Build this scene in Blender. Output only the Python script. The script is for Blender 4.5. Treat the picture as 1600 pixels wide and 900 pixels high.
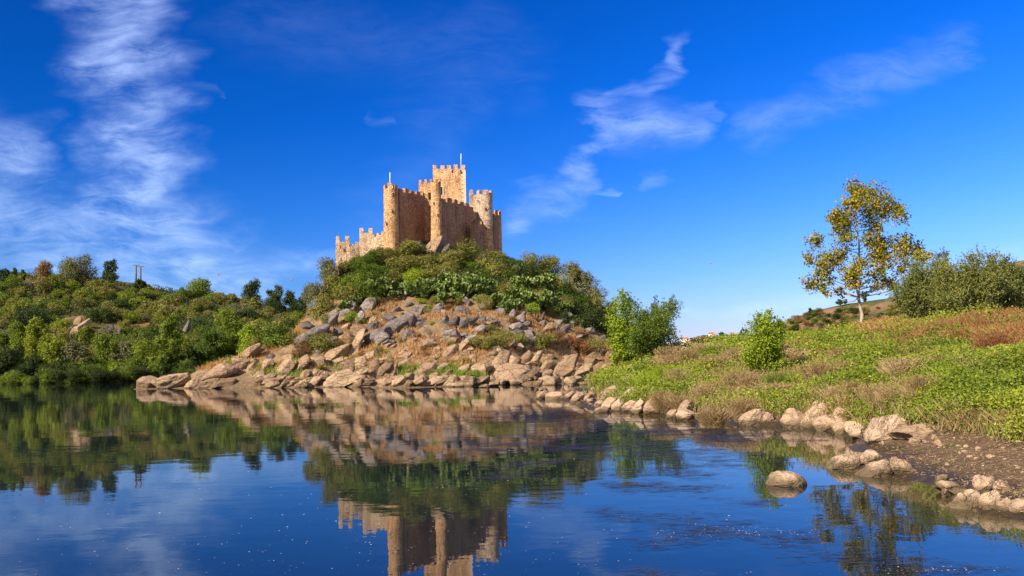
import bpy, math, random
import numpy as np
from mathutils import Vector, Matrix
R = math.radians
rng = np.random.default_rng(7)
random.seed(7)
for o in list(bpy.data.objects): bpy.data.objects.remove(o)
SC = bpy.context.scene
COL = SC.collection

# ------------------------------------------------------------------ camera
F = 1300.0; CAMH = 2.3
PITCH = math.atan(60 / F); ROLL = 0.0196; SHIFT = 55.0
_f = np.array((0, math.cos(PITCH), math.sin(PITCH))); _u = np.array((0, -math.sin(PITCH), math.cos(PITCH))); _r = np.array((1.0, 0, 0))
RX = math.cos(ROLL) * _r - math.sin(ROLL) * _u
UX = math.sin(ROLL) * _r + math.cos(ROLL) * _u
CAM = np.array((0, 0, CAMH))
cd = bpy.data.cameras.new('camera'); cam = bpy.data.objects.new('camera', cd); COL.objects.link(cam)
cam.matrix_world = Matrix(((RX[0], UX[0], -_f[0], 0), (RX[1], UX[1], -_f[1], 0), (RX[2], UX[2], -_f[2], CAMH), (0, 0, 0, 1)))
cd.sensor_width = 36; cd.lens = 36 * F / 1600; cd.shift_y = SHIFT / 1600; cd.clip_start = .1; cd.clip_end = 20000
SC.camera = cam

# ------------------------------------------------------------------ light
SUN_EL, SUN_AZ = 32.0, 227.0            # degrees; azimuth clockwise from +Y
SUN_STR, SKY_STR, EXPO = 5.0, 0.096, 0.92
sd = (math.sin(R(SUN_AZ)) * math.cos(R(SUN_EL)), math.cos(R(SUN_AZ)) * math.cos(R(SUN_EL)), math.sin(R(SUN_EL)))
sl = bpy.data.lights.new('sun', 'SUN'); sun = bpy.data.objects.new('sun', sl); COL.objects.link(sun)
sl.energy = SUN_STR; sl.angle = R(.53); sl.color = (1, .86, .68)
sun.rotation_euler = Vector(sd).to_track_quat('Z', 'Y').to_euler()
SC.view_settings.view_transform = 'Standard'; SC.view_settings.look = 'None'
SC.view_settings.exposure = EXPO; SC.view_settings.gamma = 1
SC.cycles.max_bounces = 6; SC.cycles.transparent_max_bounces = 8
SC.cycles.caustics_reflective = False; SC.cycles.caustics_refractive = False


class NT:
    """small helper for node trees"""
    def __init__(s, nt): s.nt = nt; s.n = nt.nodes; s.l = nt.links
    def new(s, t, **kw):
        n = s.n.new(t)
        for k, v in kw.items(): setattr(n, k, v)
        return n
    def put(s, sock, v):
        if isinstance(v, bpy.types.NodeSocket): s.l.new(v, sock)
        else: sock.default_value = v
    def m(s, op, a, b=None, c=None, clamp=False):
        n = s.new('ShaderNodeMath', operation=op, use_clamp=clamp)
        for i, v in enumerate((a, b, c)):
            if v is not None: s.put(n.inputs[i], v)
        return n.outputs[0]
    def vm(s, op, a, b=None):
        n = s.new('ShaderNodeVectorMath', operation=op)
        for i, v in enumerate((a, b)):
            if v is not None: s.put(n.inputs[i], v)
        return n.outputs['Value'] if op in ('LENGTH', 'DOT_PRODUCT', 'DISTANCE') else n.outputs[0]
    def noise(s, vec, scale, detail=4, rough=.55, dist=0):
        n = s.new('ShaderNodeTexNoise')
        if vec is not None: s.put(n.inputs['Vector'], vec)
        n.inputs['Scale'].default_value = scale; n.inputs['Detail'].default_value = detail
        n.inputs['Roughness'].default_value = rough; n.inputs['Distortion'].default_value = dist
        return n.outputs['Fac']
    def ramp(s, fac, stops, interp='LINEAR'):
        n = s.new('ShaderNodeValToRGB'); cr = n.color_ramp; cr.interpolation = interp
        while len(cr.elements) < len(stops): cr.elements.new(.5)
        for e, (p, c) in zip(cr.elements, stops):
            e.position = p; e.color = (*c, 1) if len(c) == 3 else c
        s.put(n.inputs[0], fac); return n.outputs[0]
    def mix(s, fac, a, b, mode='MIX'):
        n = s.new('ShaderNodeMix', data_type='RGBA', blend_type=mode)
        s.put(n.inputs[0], fac)
        for i, v in ((6, a), (7, b)):
            s.put(n.inputs[i], (*v, 1) if isinstance(v, tuple) and len(v) == 3 else v)
        return n.outputs[2]
    def rng(s, v, a, b, c=0., d=1., smooth=True):
        n = s.new('ShaderNodeMapRange', interpolation_type='SMOOTHSTEP' if smooth else 'LINEAR')
        for i, x in enumerate((v, a, b, c, d)): s.put(n.inputs[i], x)
        return n.outputs[0]
    def map(s, vec, scale=(1, 1, 1), loc=(0, 0, 0), rot=(0, 0, 0)):
        n = s.new('ShaderNodeMapping'); s.put(n.inputs[0], vec)
        n.inputs[1].default_value = loc; n.inputs[2].default_value = rot; n.inputs[3].default_value = scale
        return n.outputs[0]


# ------------------------------------------------------------------ sky
W = bpy.data.worlds.new('World'); SC.world = W; W.use_nodes = True
t = NT(W.node_tree); t.n.clear()
sky = t.new('ShaderNodeTexSky', sky_type='NISHITA', sun_disc=False, sun_elevation=R(SUN_EL), sun_rotation=R(SUN_AZ))
sky.air_density = 1.0; sky.dust_density = .3; sky.ozone_density = 2.5
geo = t.new('ShaderNodeTexCoord').outputs['Generated']
sep = t.new('ShaderNodeSeparateXYZ'); t.put(sep.inputs[0], geo)
dx, dy, dz = sep.outputs
# clear-air tint: deeper blue aloft and away from the sun, paler low down
hs = t.new('ShaderNodeHueSaturation'); hs.inputs['Saturation'].default_value = 1.28; hs.inputs['Value'].default_value = 1.0
t.put(hs.inputs['Color'], sky.outputs[0])
skyc = t.mix(1.0, hs.outputs[0], t.ramp(t.m('ADD', dz, t.m('MULTIPLY', dx, -.12)), [(0, (.46, .48, .86)), (.09, (.32, .485, .93)), (.2, (.13, .42, .96)), (.3, (.03, .37, .94)), (.45, (.012, .34, .86)), (1, (.06, .4, .8))]), 'MULTIPLY')
skyc = t.mix(1.0, skyc, t.ramp(t.m('ADD', .5, t.m('MULTIPLY', dx, .5)), [(0, (.62, .62, .62)), (.5, (.95, .95, .95)), (.8, (1.22, 1.28, 1.22)), (1, (1.3, 1.3, 1.3))]), 'MULTIPLY')
# clouds: soft streaks laid out by compass direction and height
gy = t.m('MAXIMUM', dy, .05)
cu = t.m('DIVIDE', dx, gy); cv = t.m('DIVIDE', dz, gy)
comb = t.new('ShaderNodeCombineXYZ'); t.put(comb.inputs[0], cu); t.put(comb.inputs[1], cv)
flat = comb.outputs[0]
nz1 = t.new('ShaderNodeTexNoise'); t.put(nz1.inputs['Vector'], t.map(flat, (5, 11, 1))); nz1.inputs['Scale'].default_value = 1.6; nz1.inputs['Detail'].default_value = 5
off = t.vm('MULTIPLY', t.vm('SUBTRACT', nz1.outputs['Color'], (.5, .5, .5)), (.20, .07, 0))
pd = t.vm('ADD', flat, off)
def sky_uv(px, py):
    d = _f + (px - 800) / F * RX + ((450 - py) + SHIFT) / F * UX
    return d[0] / d[1], d[2] / d[1]
clouds = None
for (x0, y0, x1, y1, w, a) in [
    (190, -30, 200, 100, 80, .95), (200, 100, 215, 240, 72, .95), (215, 240, 200, 340, 52, .9), (205, 330, 330, 440, 62, .75), (290, 140, 350, 150, 6, .14),
    (-20, 225, 30, 235, 52, .8), (-60, 330, 300, 400, 75, .62), (30, 400, 430, 440, 50, .62), (60, 350, 200, 350, 24, .55),
    (1048, 70, 1022, 115, 18, .48), (1015, 118, 975, 175, 18, .42), (960, 195, 1090, 200, 32, .6), (945, 200, 880, 285, 20, .58), (885, 300, 800, 350, 24, .5),
    (1190, 190, 1480, 90, 32, .30), (1290, 130, 1480, 90, 22, .22), (580, 176, 615, 184, 8, .16), (1020, 268, 1050, 268, 14, .28), (910, 306, 970, 302, 5, .35),
    (400, 30, 800, 110, 60, .08), (620, 330, 760, 20, 60, .07), (1060, 492, 1290, 478, 9, .45), (1500, 400, 1640, 385, 16, .35), (1080, 170, 1135, 165, 10, .3), (420, 405, 540, 400, 10, .25)]:
    p = np.array(sky_uv(x0, y0)); q = np.array(sky_uv(x1, y1)); d = q - p; L = float(d @ d)
    ap = t.vm('SUBTRACT', pd, (p[0], p[1], 0))
    h = t.m('DIVIDE', t.vm('DOT_PRODUCT', ap, (d[0], d[1], 0)), L, clamp=True)
    sc = t.new('ShaderNodeVectorMath', operation='SCALE'); sc.inputs[0].default_value = (d[0], d[1], 0); t.put(sc.inputs[3], h)
    dist = t.vm('LENGTH', t.vm('SUBTRACT', ap, sc.outputs[0]))
    c = t.rng(dist, w / F * 1.6, 0., 0., a * 1.15)
    clouds = c if clouds is None else t.m('MAXIMUM', clouds, c)
warp = t.new('ShaderNodeTexNoise'); t.put(warp.inputs['Vector'], flat); warp.inputs['Scale'].default_value = 3.5; warp.inputs['Detail'].default_value = 3
flw = t.vm('ADD', flat, t.vm('MULTIPLY', t.vm('SUBTRACT', warp.outputs['Color'], (.5, .5, .5)), (.10, .16, 0)))
fib = t.noise(t.map(flw, (7, 26, 1), rot=(0, 0, R(-10))), 1.6, 9, .68, .5)
fib2 = t.noise(t.map(flat, (5, 7, 1)), 2.2, 5, .6, .5)
tex = t.m('ADD', t.rng(fib, .30, .72, .22, .95), t.rng(fib2, .3, .7, -.22, .22))
clouds = t.m('MULTIPLY', clouds, tex, clamp=True)
front = t.rng(dy, .1, .25)
clouds = t.m('MULTIPLY', clouds, front)
# unseen bright cloud deck, added behind the viewer as neutral fill light
back_fill = t.m('MULTIPLY', t.rng(dy, .05, -.35), t.rng(t.noise(geo, 2.2, 5), .36, .6, .25, .9))
back_fill = t.m('MULTIPLY', back_fill, t.rng(dz, -.02, .06))
ccol = t.mix(t.rng(dz, .02, .5), (4.2, 5.6, 8.0), (2.6, 3.5, 6.6))
skyc = t.mix(t.m('MULTIPLY', clouds, .66), skyc, ccol)
skyc = t.mix(back_fill, skyc, (5.6, 5.2, 4.7))
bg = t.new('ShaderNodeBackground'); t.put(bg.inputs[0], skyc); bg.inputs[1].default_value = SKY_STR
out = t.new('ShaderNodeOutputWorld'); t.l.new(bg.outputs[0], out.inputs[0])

# ------------------------------------------------------------------ helpers
def hor(px): return 565 - ROLL * (px - 800)
def P(px, py, D):
    d = _f + (px - 800) / F * RX + ((450 - py) + SHIFT) / F * UX
    return CAM + d * (D / d[1])
def proj(p):
    q = np.asarray(p, float) - CAM
    z = q @ _f
    return 800 + F * (q @ RX) / z, 450 + SHIFT - F * (q @ UX) / z, z
def WL(px, py):
    d = _f + (px - 800) / F * RX + ((450 - py) + SHIFT) / F * UX
    return CAM + d * (-CAMH / d[2])

def _hash(i, j, k, s):
    n = (i * 374761393 + j * 668265263 + k * 2147483647 + s * 1274126177) & 0xffffffff
    n = ((n ^ (n >> 13)) * 1274126177) & 0xffffffff
    return ((n ^ (n >> 16)) & 0xffff) / 65535.0
def vnoise(p, s=0):
    p = np.asarray(p, float)
    if p.shape[1] == 2: p = np.c_[p, np.zeros(len(p))]
    i = np.floor(p).astype(np.int64); f = p - i; f = f * f * (3 - 2 * f)
    r = 0
    for a in (0, 1):
        for b in (0, 1):
            for c in (0, 1):
                w = (f[:, 0] if a else 1 - f[:, 0]) * (f[:, 1] if b else 1 - f[:, 1]) * (f[:, 2] if c else 1 - f[:, 2])
                r = r + w * _hash(i[:, 0] + a, i[:, 1] + b, i[:, 2] + c, s)
    return r * 2 - 1
def fbm(p, s=0, o=4):
    p = np.asarray(p, float); r = 0; a = .5
    for k in range(o): r = r + a * vnoise(p * 2 ** k, s + k); a *= .5
    return r

def tps(pts, lam=.3):
    pts = np.array(pts, float); xy = pts[:, :2] / 50; n = len(pts)
    d2 = ((xy[:, None] - xy[None]) ** 2).sum(-1)
    K = np.where(d2 > 0, d2 * np.log(d2 + 1e-12), 0) + np.eye(n) * lam * .01
    A = np.zeros((n + 3, n + 3)); A[:n, :n] = K; A[:n, n] = 1; A[:n, n + 1:] = xy; A[n, :n] = 1; A[n + 1:, :n] = xy.T
    c = np.linalg.solve(A, np.r_[pts[:, 2], 0, 0, 0])
    def f(q):
        q = np.atleast_2d(q)[:, :2] / 50; out = np.empty(len(q))
        for i in range(0, len(q), 20000):
            qq = q[i:i + 20000]; e = ((qq[:, None] - xy[None]) ** 2).sum(-1)
            out[i:i + 20000] = np.where(e > 0, e * np.log(e + 1e-12), 0) @ c[:n] + c[n] + qq @ c[n + 1:]
        return out
    return f

def mesh(name, v, faces, mat, parent=None, origin=None, smooth=False, attr=None, mats=None, midx=None):
    """faces: int array (n,k) or list of lists; origin: world point the object sits at"""
    v = np.asarray(v, np.float64)
    if parent is not None: origin = np.array(parent['_o'])
    if origin is None: origin = np.array((v[:, 0].mean(), v[:, 1].mean(), v[:, 2].min()))
    me = bpy.data.meshes.new(name)
    if isinstance(faces, np.ndarray):
        k = faces.shape[1]; nf = len(faces)
        me.vertices.add(len(v)); me.vertices.foreach_set('co', (v - origin).astype(np.float32).ravel())
        me.loops.add(nf * k); me.loops.foreach_set('vertex_index', faces.astype(np.int32).ravel())
        me.polygons.add(nf); me.polygons.foreach_set('loop_start', np.arange(0, nf * k, k, dtype=np.int32))
        me.update(calc_edges=True)
    else:
        me.from_pydata((v - origin).tolist(), [], [list(map(int, f)) for f in faces]); nf = len(faces)
    me.polygons.foreach_set('use_smooth', np.full(nf, smooth))
    if attr is not None:
        a = me.attributes.new('v', 'FLOAT', 'FACE'); a.data.foreach_set('value', np.asarray(attr, np.float32))
    for m_ in (mats or [mat]): me.materials.append(m_)
    if midx is not None: me.polygons.foreach_set('material_index', np.asarray(midx, np.int32))
    o = bpy.data.objects.new(name, me); COL.objects.link(o)
    if parent is not None: o.parent = parent
    else: o.location = origin
    o['_o'] = [float(x) for x in origin]
    return o
def empty(name, loc):
    o = bpy.data.objects.new(name, None); COL.objects.link(o); o.location = loc; o['_o'] = [float(x) for x in loc]
    o.empty_display_size = .2
    return o
REG = []
def reg(o, desc, zone, cat, group=None, at=None):
    """remember a thing; its label is finished once all are known"""
    o['category'] = cat
    if group: o['group'] = group
    REG.append((o, desc, zone, at)); return o
def struct(o, kind='structure'): o['kind'] = kind; return o

class MB:
    def __init__(s): s.v = []; s.f = []; s.n = 0
    def add(s, v, f):
        s.v.append(np.asarray(v, float)); s.f += [[i + s.n for i in q] for q in f]; s.n += len(v); return s
    def box(s, c, ax, ay, az, jit=0):
        c, ax, ay, az = map(np.asarray, (c, ax, ay, az))
        v = [c + i * ax + j * ay + k * az for k in (-1, 1) for j in (-1, 1) for i in (-1, 1)]
        v = np.array(v, float) + (rng.normal(0, jit, (8, 3)) if jit else 0)
        return s.add(v, [(0, 2, 3, 1), (4, 5, 7, 6), (0, 1, 5, 4), (2, 6, 7, 3), (0, 4, 6, 2), (1, 3, 7, 5)])
    def tube(s, path, rad, n=7):
        path = np.asarray(path, float); rings = []
        for i, p in enumerate(path):
            d = path[min(i + 1, len(path) - 1)] - path[max(i - 1, 0)]; d = d / (np.linalg.norm(d) + 1e-9)
            a = np.cross(d, (0.3, 1, .1)); a /= np.linalg.norm(a) + 1e-9; b = np.cross(d, a)
            an = np.arange(n) * 2 * math.pi / n
            rings.append(p + rad[i] * (np.cos(an)[:, None] * a + np.sin(an)[:, None] * b))
        v = np.concatenate(rings); f = []
        for i in range(len(path) - 1):
            for j in range(n): f.append((i * n + j, i * n + (j + 1) % n, (i + 1) * n + (j + 1) % n, (i + 1) * n + j))
        f.append(tuple(range(n))[::-1]); f.append(tuple((len(path) - 1) * n + j for j in range(n)))
        return s.add(v, f)
    def build(s, name, mat, parent=None, smooth=False, **k):
        return mesh(name, np.concatenate(s.v), s.f, mat, parent, smooth=smooth, **k)

# ------------------------------------------------------------------ materials
def material(name):
    m = bpy.data.materials.new(name); m.use_nodes = True; t = NT(m.node_tree); t.n.clear()
    o = t.new('ShaderNodeOutputMaterial'); b = t.new('ShaderNodeBsdfPrincipled'); t.l.new(b.outputs[0], o.inputs[0])
    t.b = b; t.o = o; t.oc = t.new('ShaderNodeTexCoord').outputs['Object']; t.geo = t.new('ShaderNodeNewGeometry')
    t.pos = t.geo.outputs['Position']; t.rnd = t.new('ShaderNodeObjectInfo').outputs['Random']
    b.inputs['Specular IOR Level'].default_value = .2; b.inputs['Roughness'].default_value = .85
    return m, t
def bump(t, h, dist, strength=1.0, prev=None):
    n = t.new('ShaderNodeBump'); n.inputs['Distance'].default_value = dist; n.inputs['Strength'].default_value = strength
    t.put(n.inputs['Height'], h)
    if prev is not None: t.l.new(prev, n.inputs['Normal'])
    return n.outputs[0]

def leaf_mat(name, stops, trans=.28, objvar=.35, gloss=.25):
    m, t = material(name)
    a = t.new('ShaderNodeAttribute', attribute_name='v').outputs['Fac']
    c = t.ramp(t.m('ADD', t.m('MULTIPLY', a, 1 - objvar), t.m('MULTIPLY', t.rnd, objvar)), stops)
    t.put(t.b.inputs['Base Color'], c); t.b.inputs['Roughness'].default_value = .55; t.b.inputs['Specular IOR Level'].default_value = gloss
    tr = t.new('ShaderNodeBsdfTranslucent'); t.put(tr.inputs[0], t.mix(1., c, (1.25, 1.15, .6), 'MULTIPLY'))
    mx = t.new('ShaderNodeMixShader'); mx.inputs[0].default_value = trans
    t.l.new(t.b.outputs[0], mx.inputs[1]); t.l.new(tr.outputs[0], mx.inputs[2]); t.l.new(mx.outputs[0], t.o.inputs[0])
    return m
LEAF = {
    'olive': leaf_mat('olive_foliage', [(0, (.05, .06, .014)), (.5, (.20, .20, .045)), (1, (.40, .37, .09))]),
    'green': leaf_mat('green_foliage', [(0, (.032, .06, .008)), (.5, (.105, .165, .016)), (1, (.25, .30, .03))]),
    'dark': leaf_mat('dark_foliage', [(0, (.012, .026, .006)), (.5, (.035, .062, .012)), (1, (.09, .12, .02))]),
    'bright': leaf_mat('bright_foliage', [(0, (.08, .14, .008)), (.5, (.23, .32, .018)), (1, (.42, .47, .04))]),
    'grey': leaf_mat('grey_foliage', [(0, (.07, .075, .03)), (.5, (.15, .155, .07)), (1, (.27, .26, .13))]),
    'willow': leaf_mat('willow_foliage', [(0, (.05, .09, .008)), (.5, (.16, .22, .016)), (1, (.34, .37, .04))]),
    'dry': leaf_mat('dry_foliage', [(0, (.11, .06, .022)), (.5, (.22, .13, .05)), (1, (.34, .21, .09))]),
    'rust': leaf_mat('rust_foliage', [(0, (.13, .052, .02)), (.5, (.24, .105, .042)), (1, (.36, .20, .085))]),
    'plane': leaf_mat('plane_foliage', [(0, (.05, .085, .012)), (.42, (.16, .20, .014)), (.62, (.34, .29, .02)), (.82, (.50, .27, .022)), (1, (.46, .14, .022))], .34, 0),
    'tamarisk': leaf_mat('tamarisk_foliage', [(0, (.045, .07, .02)), (.5, (.13, .16, .045)), (.85, (.24, .25, .06)), (1, (.38, .27, .07))]),
    'pear': leaf_mat('cactus_pad', [(0, (.05, .09, .015)), (.5, (.11, .165, .03)), (1, (.27, .31, .08))], .05, .3, .4),
    'grass': leaf_mat('grass_blades', [(0, (.07, .14, .012)), (.5, (.16, .24, .02)), (1, (.30, .33, .05))]),
    'straw': leaf_mat('straw_blades', [(0, (.24, .125, .05)), (.5, (.43, .235, .09)), (1, (.56, .37, .155))]),
    'bank': leaf_mat('bank_leaves', [(0, (.035, .065, .006)), (.4, (.12, .175, .012)), (.75, (.26, .30, .025)), (1, (.44, .43, .09))]),
    'deadweed': leaf_mat('dead_weeds', [(0, (.14, .085, .035)), (.5, (.31, .22, .11)), (1, (.50, .38, .21))]),
}
def bark(name, a, b, sc=6):
    m, t = material(name); n = t.noise(t.map(t.oc, (1, 1, .35)), sc, 5)
    t.put(t.b.inputs['Base Color'], t.ramp(n, [(.35, a), (.65, b)])); t.put(t.b.inputs['Normal'], bump(t, n, .05)); return m
BARK = bark('brown_bark', (.06, .045, .03), (.16, .12, .085)); PALEBARK = bark('pale_bark', (.22, .17, .12), (.50, .43, .35), 3)

def rock_mat(name, stops, wet=False, lichen=0, crack=.4):
    m, t = material(name); p = t.oc
    n = t.noise(t.pos, .55, 6, .62); fine = t.noise(t.pos, 9, 5, .7); mid = t.noise(t.map(t.pos, (1, 1, 2.2), rot=(0, R(25), 0)), 2.2, 5, .6, .6)
    c = t.ramp(t.m('ADD', t.m('MULTIPLY', n, .6), t.m('MULTIPLY', t.rnd, .4)), stops)
    c = t.mix(.55, c, t.ramp(fine, [(.3, (.55, .52, .5)), (.7, (1.25, 1.22, 1.2))]), 'MULTIPLY')
    if lichen:
        c = t.mix(t.rng(t.noise(t.pos, 1.7, 6, .7), .52, .66, 0, lichen), c, (.085, .085, .09))
    crk = t.new('ShaderNodeTexVoronoi', feature='DISTANCE_TO_EDGE'); t.put(crk.inputs['Vector'], t.map(t.vm('ADD', t.pos, t.vm('MULTIPLY', t.new('ShaderNodeTexNoise').outputs['Color'], (.8, .8, .8))), (1, 1, 1.9), rot=(0, R(28), R(10))))
    crk.inputs['Scale'].default_value = .55
    ck = t.rng(crk.outputs['Distance'], 0, .035)
    c = t.mix(t.m('MULTIPLY', t.m('SUBTRACT', 1, ck), crack), c, (.06, .05, .045))
    if wet is not False:   # tide mark of dark silt and algae
        sz = t.new('ShaderNodeSeparateXYZ'); t.put(sz.inputs[0], t.pos)
        lv = t.m('ADD', sz.outputs[2], t.m('MULTIPLY', t.noise(t.pos, 2.5, 4), -.35))
        c = t.mix(t.rng(lv, wet, wet - .16, 0, .85), c, (.085, .062, .032))
    t.put(t.b.inputs['Base Color'], c)
    h = t.m('ADD', t.m('ADD', t.m('MULTIPLY', mid, .9), t.m('MULTIPLY', fine, .12)), t.m('MULTIPLY', ck, crack * .6))
    t.put(t.b.inputs['Normal'], bump(t, h, .30)); return m
ROCK = {
    'tan': rock_mat('tan_granite', [(.25, (.20, .135, .085)), (.5, (.31, .215, .14)), (.75, (.41, .295, .195))], wet=.02),
    'grey': rock_mat('grey_granite', [(.25, (.13, .112, .11)), (.5, (.21, .18, .17)), (.75, (.31, .265, .24))], lichen=.75),
    'pink': rock_mat('river_stone', [(.25, (.33, .225, .15)), (.5, (.42, .30, .205)), (.75, (.50, .375, .265))], wet=.08, crack=.15),
    'silt': rock_mat('silted_stone', [(.25, (.33, .225, .15)), (.5, (.42, .30, .205)), (.75, (.50, .375, .265))], wet=.07, crack=.15),
    'dark': rock_mat('dark_granite', [(.25, (.09, .078, .08)), (.5, (.14, .125, .125)), (.75, (.20, .175, .17))], lichen=.8),
}
def stone_mat(name, a, b, c_, mort, scale=3.1, pale=None):
    m, t = material(name)
    wob = t.vm('MULTIPLY', t.vm('SUBTRACT', t.new('ShaderNodeTexNoise').outputs['Color'], (.5, .5, .5)), (.15, .15, .15))
    q = t.map(t.vm('ADD', t.oc, wob), (1, 1, 1.5))
    vo = t.new('ShaderNodeTexVoronoi'); t.put(vo.inputs['Vector'], q); vo.inputs['Scale'].default_value = scale
    ve = t.new('ShaderNodeTexVoronoi', feature='DISTANCE_TO_EDGE'); t.put(ve.inputs['Vector'], q); ve.inputs['Scale'].default_value = scale
    sp = t.new('ShaderNodeSeparateColor'); t.put(sp.inputs[0], vo.outputs['Color'])
    col = t.ramp(sp.outputs[0], [(0, a), (.5, b), (1, c_)])
    col = t.mix(t.rng(ve.outputs['Distance'], .09, .02, 0, .8), col, mort)
    col = t.mix(t.rng(sp.outputs[1], .95, .97, 0, .55), col, (.09, .06, .04))
    st = t.noise(t.map(t.oc, (1, 1, .4)), .9, 5, .65)
    col = t.mix(.8, col, t.ramp(st, [(.32, (.60, .50, .40)), (.5, (1, .95, .9)), (.7, (1.12, 1.12, 1.15))]), 'MULTIPLY')
    strk = t.noise(t.map(t.oc, (2.2, 2.2, .16)), 1.2, 4, .6); col = t.mix(t.rng(strk, .54, .68, 0, .5), col, (.16, .10, .06))
    t.put(t.b.inputs['Base Color'], col)
    t.put(t.b.inputs['Normal'], bump(t, t.m('ADD', t.rng(ve.outputs['Distance'], 0, .16), t.noise(t.oc, 7, 3)), .09)); return m
ST_GOLD = stone_mat('gold_rubble', (.40, .205, .09), (.62, .36, .18), (.78, .50, .28), (.66, .44, .26))
ST_SHADED = stone_mat('shaded_rubble', (.34, .18, .105), (.45, .25, .155), (.53, .32, .20), (.42, .26, .17))  # darker rubble copy with the curtain walls' shade put into its colour
ST_KEEP = stone_mat('keep_masonry', (.50, .28, .14), (.72, .44, .245), (.82, .55, .33), (.74, .50, .32), 3.2)
ST_PALE = stone_mat('pale_masonry', (.46, .33, .24), (.60, .46, .36), (.70, .56, .45), (.62, .50, .38), 3.4)
ST_OUTER = stone_mat('outer_wall_masonry', (.46, .31, .20), (.62, .46, .32), (.72, .56, .41), (.74, .60, .45), 3.2)
def plain(name, c, rough=.7, var=.15, sc=3):
    m, t = material(name); n = t.noise(t.oc, sc, 4)
    t.put(t.b.inputs['Base Color'], t.ramp(n, [(.3, tuple(x * (1 - var) for x in c)), (.7, tuple(min(1, x * (1 + var)) for x in c))])); t.b.inputs['Roughness'].default_value = rough
    return m
DARKHOLE = plain('dark_opening', (.02, .016, .012)); FRAME = plain('cut_stone', (.62, .50, .38)); WHITEP = plain('white_paint', (.8, .8, .8), .4, .05)
CONCRETE = plain('grey_concrete', (.12, .115, .115)); PLASTER = plain('white_plaster', (.78, .74, .68), .8, .08); ROOFT = plain('red_roof_tiles', (.42, .13, .07)); REDP = plain('red_marker', (.5, .10, .07))

# ------------------------------------------------------------------ terrain shapes
isl_pts = [WL(x, y) for x, y in [(205, 609), (250, 607.5), (300, 607), (350, 607), (400, 606.5), (450, 606), (500, 605), (550, 604), (600, 603.5), (650, 603), (700, 603.5), (745, 603), (790, 601), (845, 600.5)]]
isl_pts += [P(848, 594, 96), P(900, 592, 99), P(945, 588, 97)]
isl_pts = [np.array((p[0], p[1], -.15)) for p in isl_pts]
for px, py, D in [
    (250, 598, 97), (300, 594, 97), (350, 582, 96), (390, 566, 97), (430, 560, 96), (430, 585, 92), (480, 548, 97), (480, 580, 92), (520, 565, 93),
    (500, 510, 105), (540, 530, 101), (540, 480, 110), (505, 465, 116), (535, 425, 119), (560, 575, 88), (580, 545, 95), (600, 500, 104), (620, 465, 111), (610, 405, 118), (640, 395, 119.5),
    (640, 580, 84), (650, 555, 90), (660, 520, 98), (670, 480, 106), (675, 440, 113), (680, 400, 119),
    (720, 580, 82), (720, 550, 89), (730, 510, 98), (740, 470, 107), (745, 430, 116), (740, 405, 122), (780, 410, 126),
    (800, 575, 86), (800, 545, 93), (810, 510, 101), (820, 480, 108), (830, 445, 116), (850, 430, 122), (870, 570, 96), (870, 540, 101), (880, 505, 108), (890, 475, 116), (900, 465, 124),
    (930, 560, 102), (935, 530, 108), (945, 510, 116), (955, 500, 126), (980, 545, 112), (990, 530, 125)]:
    isl_pts.append(P(px, py, D))
isl_pts += [np.array(q, float) for q in [(-60, 92, -3), (-60, 110, -4), (-50, 104, -1.8), (-42, 110, -1.6), (-36, 118, -2), (-36, 130, -2.5), (-44, 140, -4), (-60, 130, -5), (-52, 120, -4), (-40, 155, -4), (-46, 98, -1), (-20, 128, 18.2), (-8, 132, 18.4), (0, 140, 15), (12, 145, 8), (-16, 142, 12), (-20, 155, -1), (0, 160, -1), (20, 160, 0), (30, 140, 1.5), (35, 120, 2), (-60, 150, -3), (-10, 72, -2.5), (-40, 84, -2.5), (5, 78, -1.2), (-25, 78, -2.5), (32, 105, 1.5), (10, 90, -.25), (8, 84, -.4), (22, 98, 1.2)]]
_isl = tps(isl_pts, .15)
def isl_h(q):
    q = np.atleast_2d(np.asarray(q, float))[:, :2]; h = _isl(q)
    k = np.clip((h + .3) / 1.5, 0, 1)
    return np.where(q[:, 0] < -44 - .0 * q[:, 1], -3, np.clip(h, -3, 30)) + k * (fbm(q * .22, 3) * 1.3 + fbm(q * .9, 9) * .45)
hill_pts = [np.array(q, float) for q in [(-300, 150, -2), (-200, 150, -2), (-110, 140, -2), (-60, 145, -2), (0, 150, -2), (60, 160, -2)]]
for px, py in [(-300, 603), (-100, 602), (0, 600.5), (60, 600), (120, 599), (180, 598), (240, 597), (320, 596), (400, 594), (480, 593), (560, 592)]:
    p = WL(px, py); hill_pts.append(np.array((p[0], p[1], .1)))
for px, py, D in [(-250, 500, 205), (-250, 420, 260), (-60, 520, 190), (-60, 435, 245), (0, 550, 172), (0, 515, 190), (0, 480, 215), (0, 446, 240), (60, 545, 172), (60, 510, 192), (60, 478, 218), (60, 446, 242), (120, 540, 172), (110, 515, 183), (110, 492, 190), (125, 470, 222), (120, 452, 240),
                  (180, 540, 175), (180, 515, 185), (180, 485, 205), (180, 455, 242), (240, 545, 172), (240, 515, 190), (240, 486, 215), (240, 459, 246), (300, 550, 170), (300, 520, 190), (300, 492, 215), (300, 467, 250), (360, 550, 170), (360, 515, 195), (360, 475, 250), (430, 550, 172), (430, 515, 200), (430, 490, 250), (480, 530, 190), (480, 500, 250), (560, 540, 190), (560, 515, 250), (700, 545, 260), (800, 560, 270)]:
    hill_pts.append(P(px, py, D))
hill_pts += [np.array(q, float) for q in [(-250, 350, 30), (-100, 340, 24), (0, 330, 8), (60, 300, -2), (40, 220, -2), (-20, 180, -1)]]
_hill = tps(hill_pts, .15)
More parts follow.
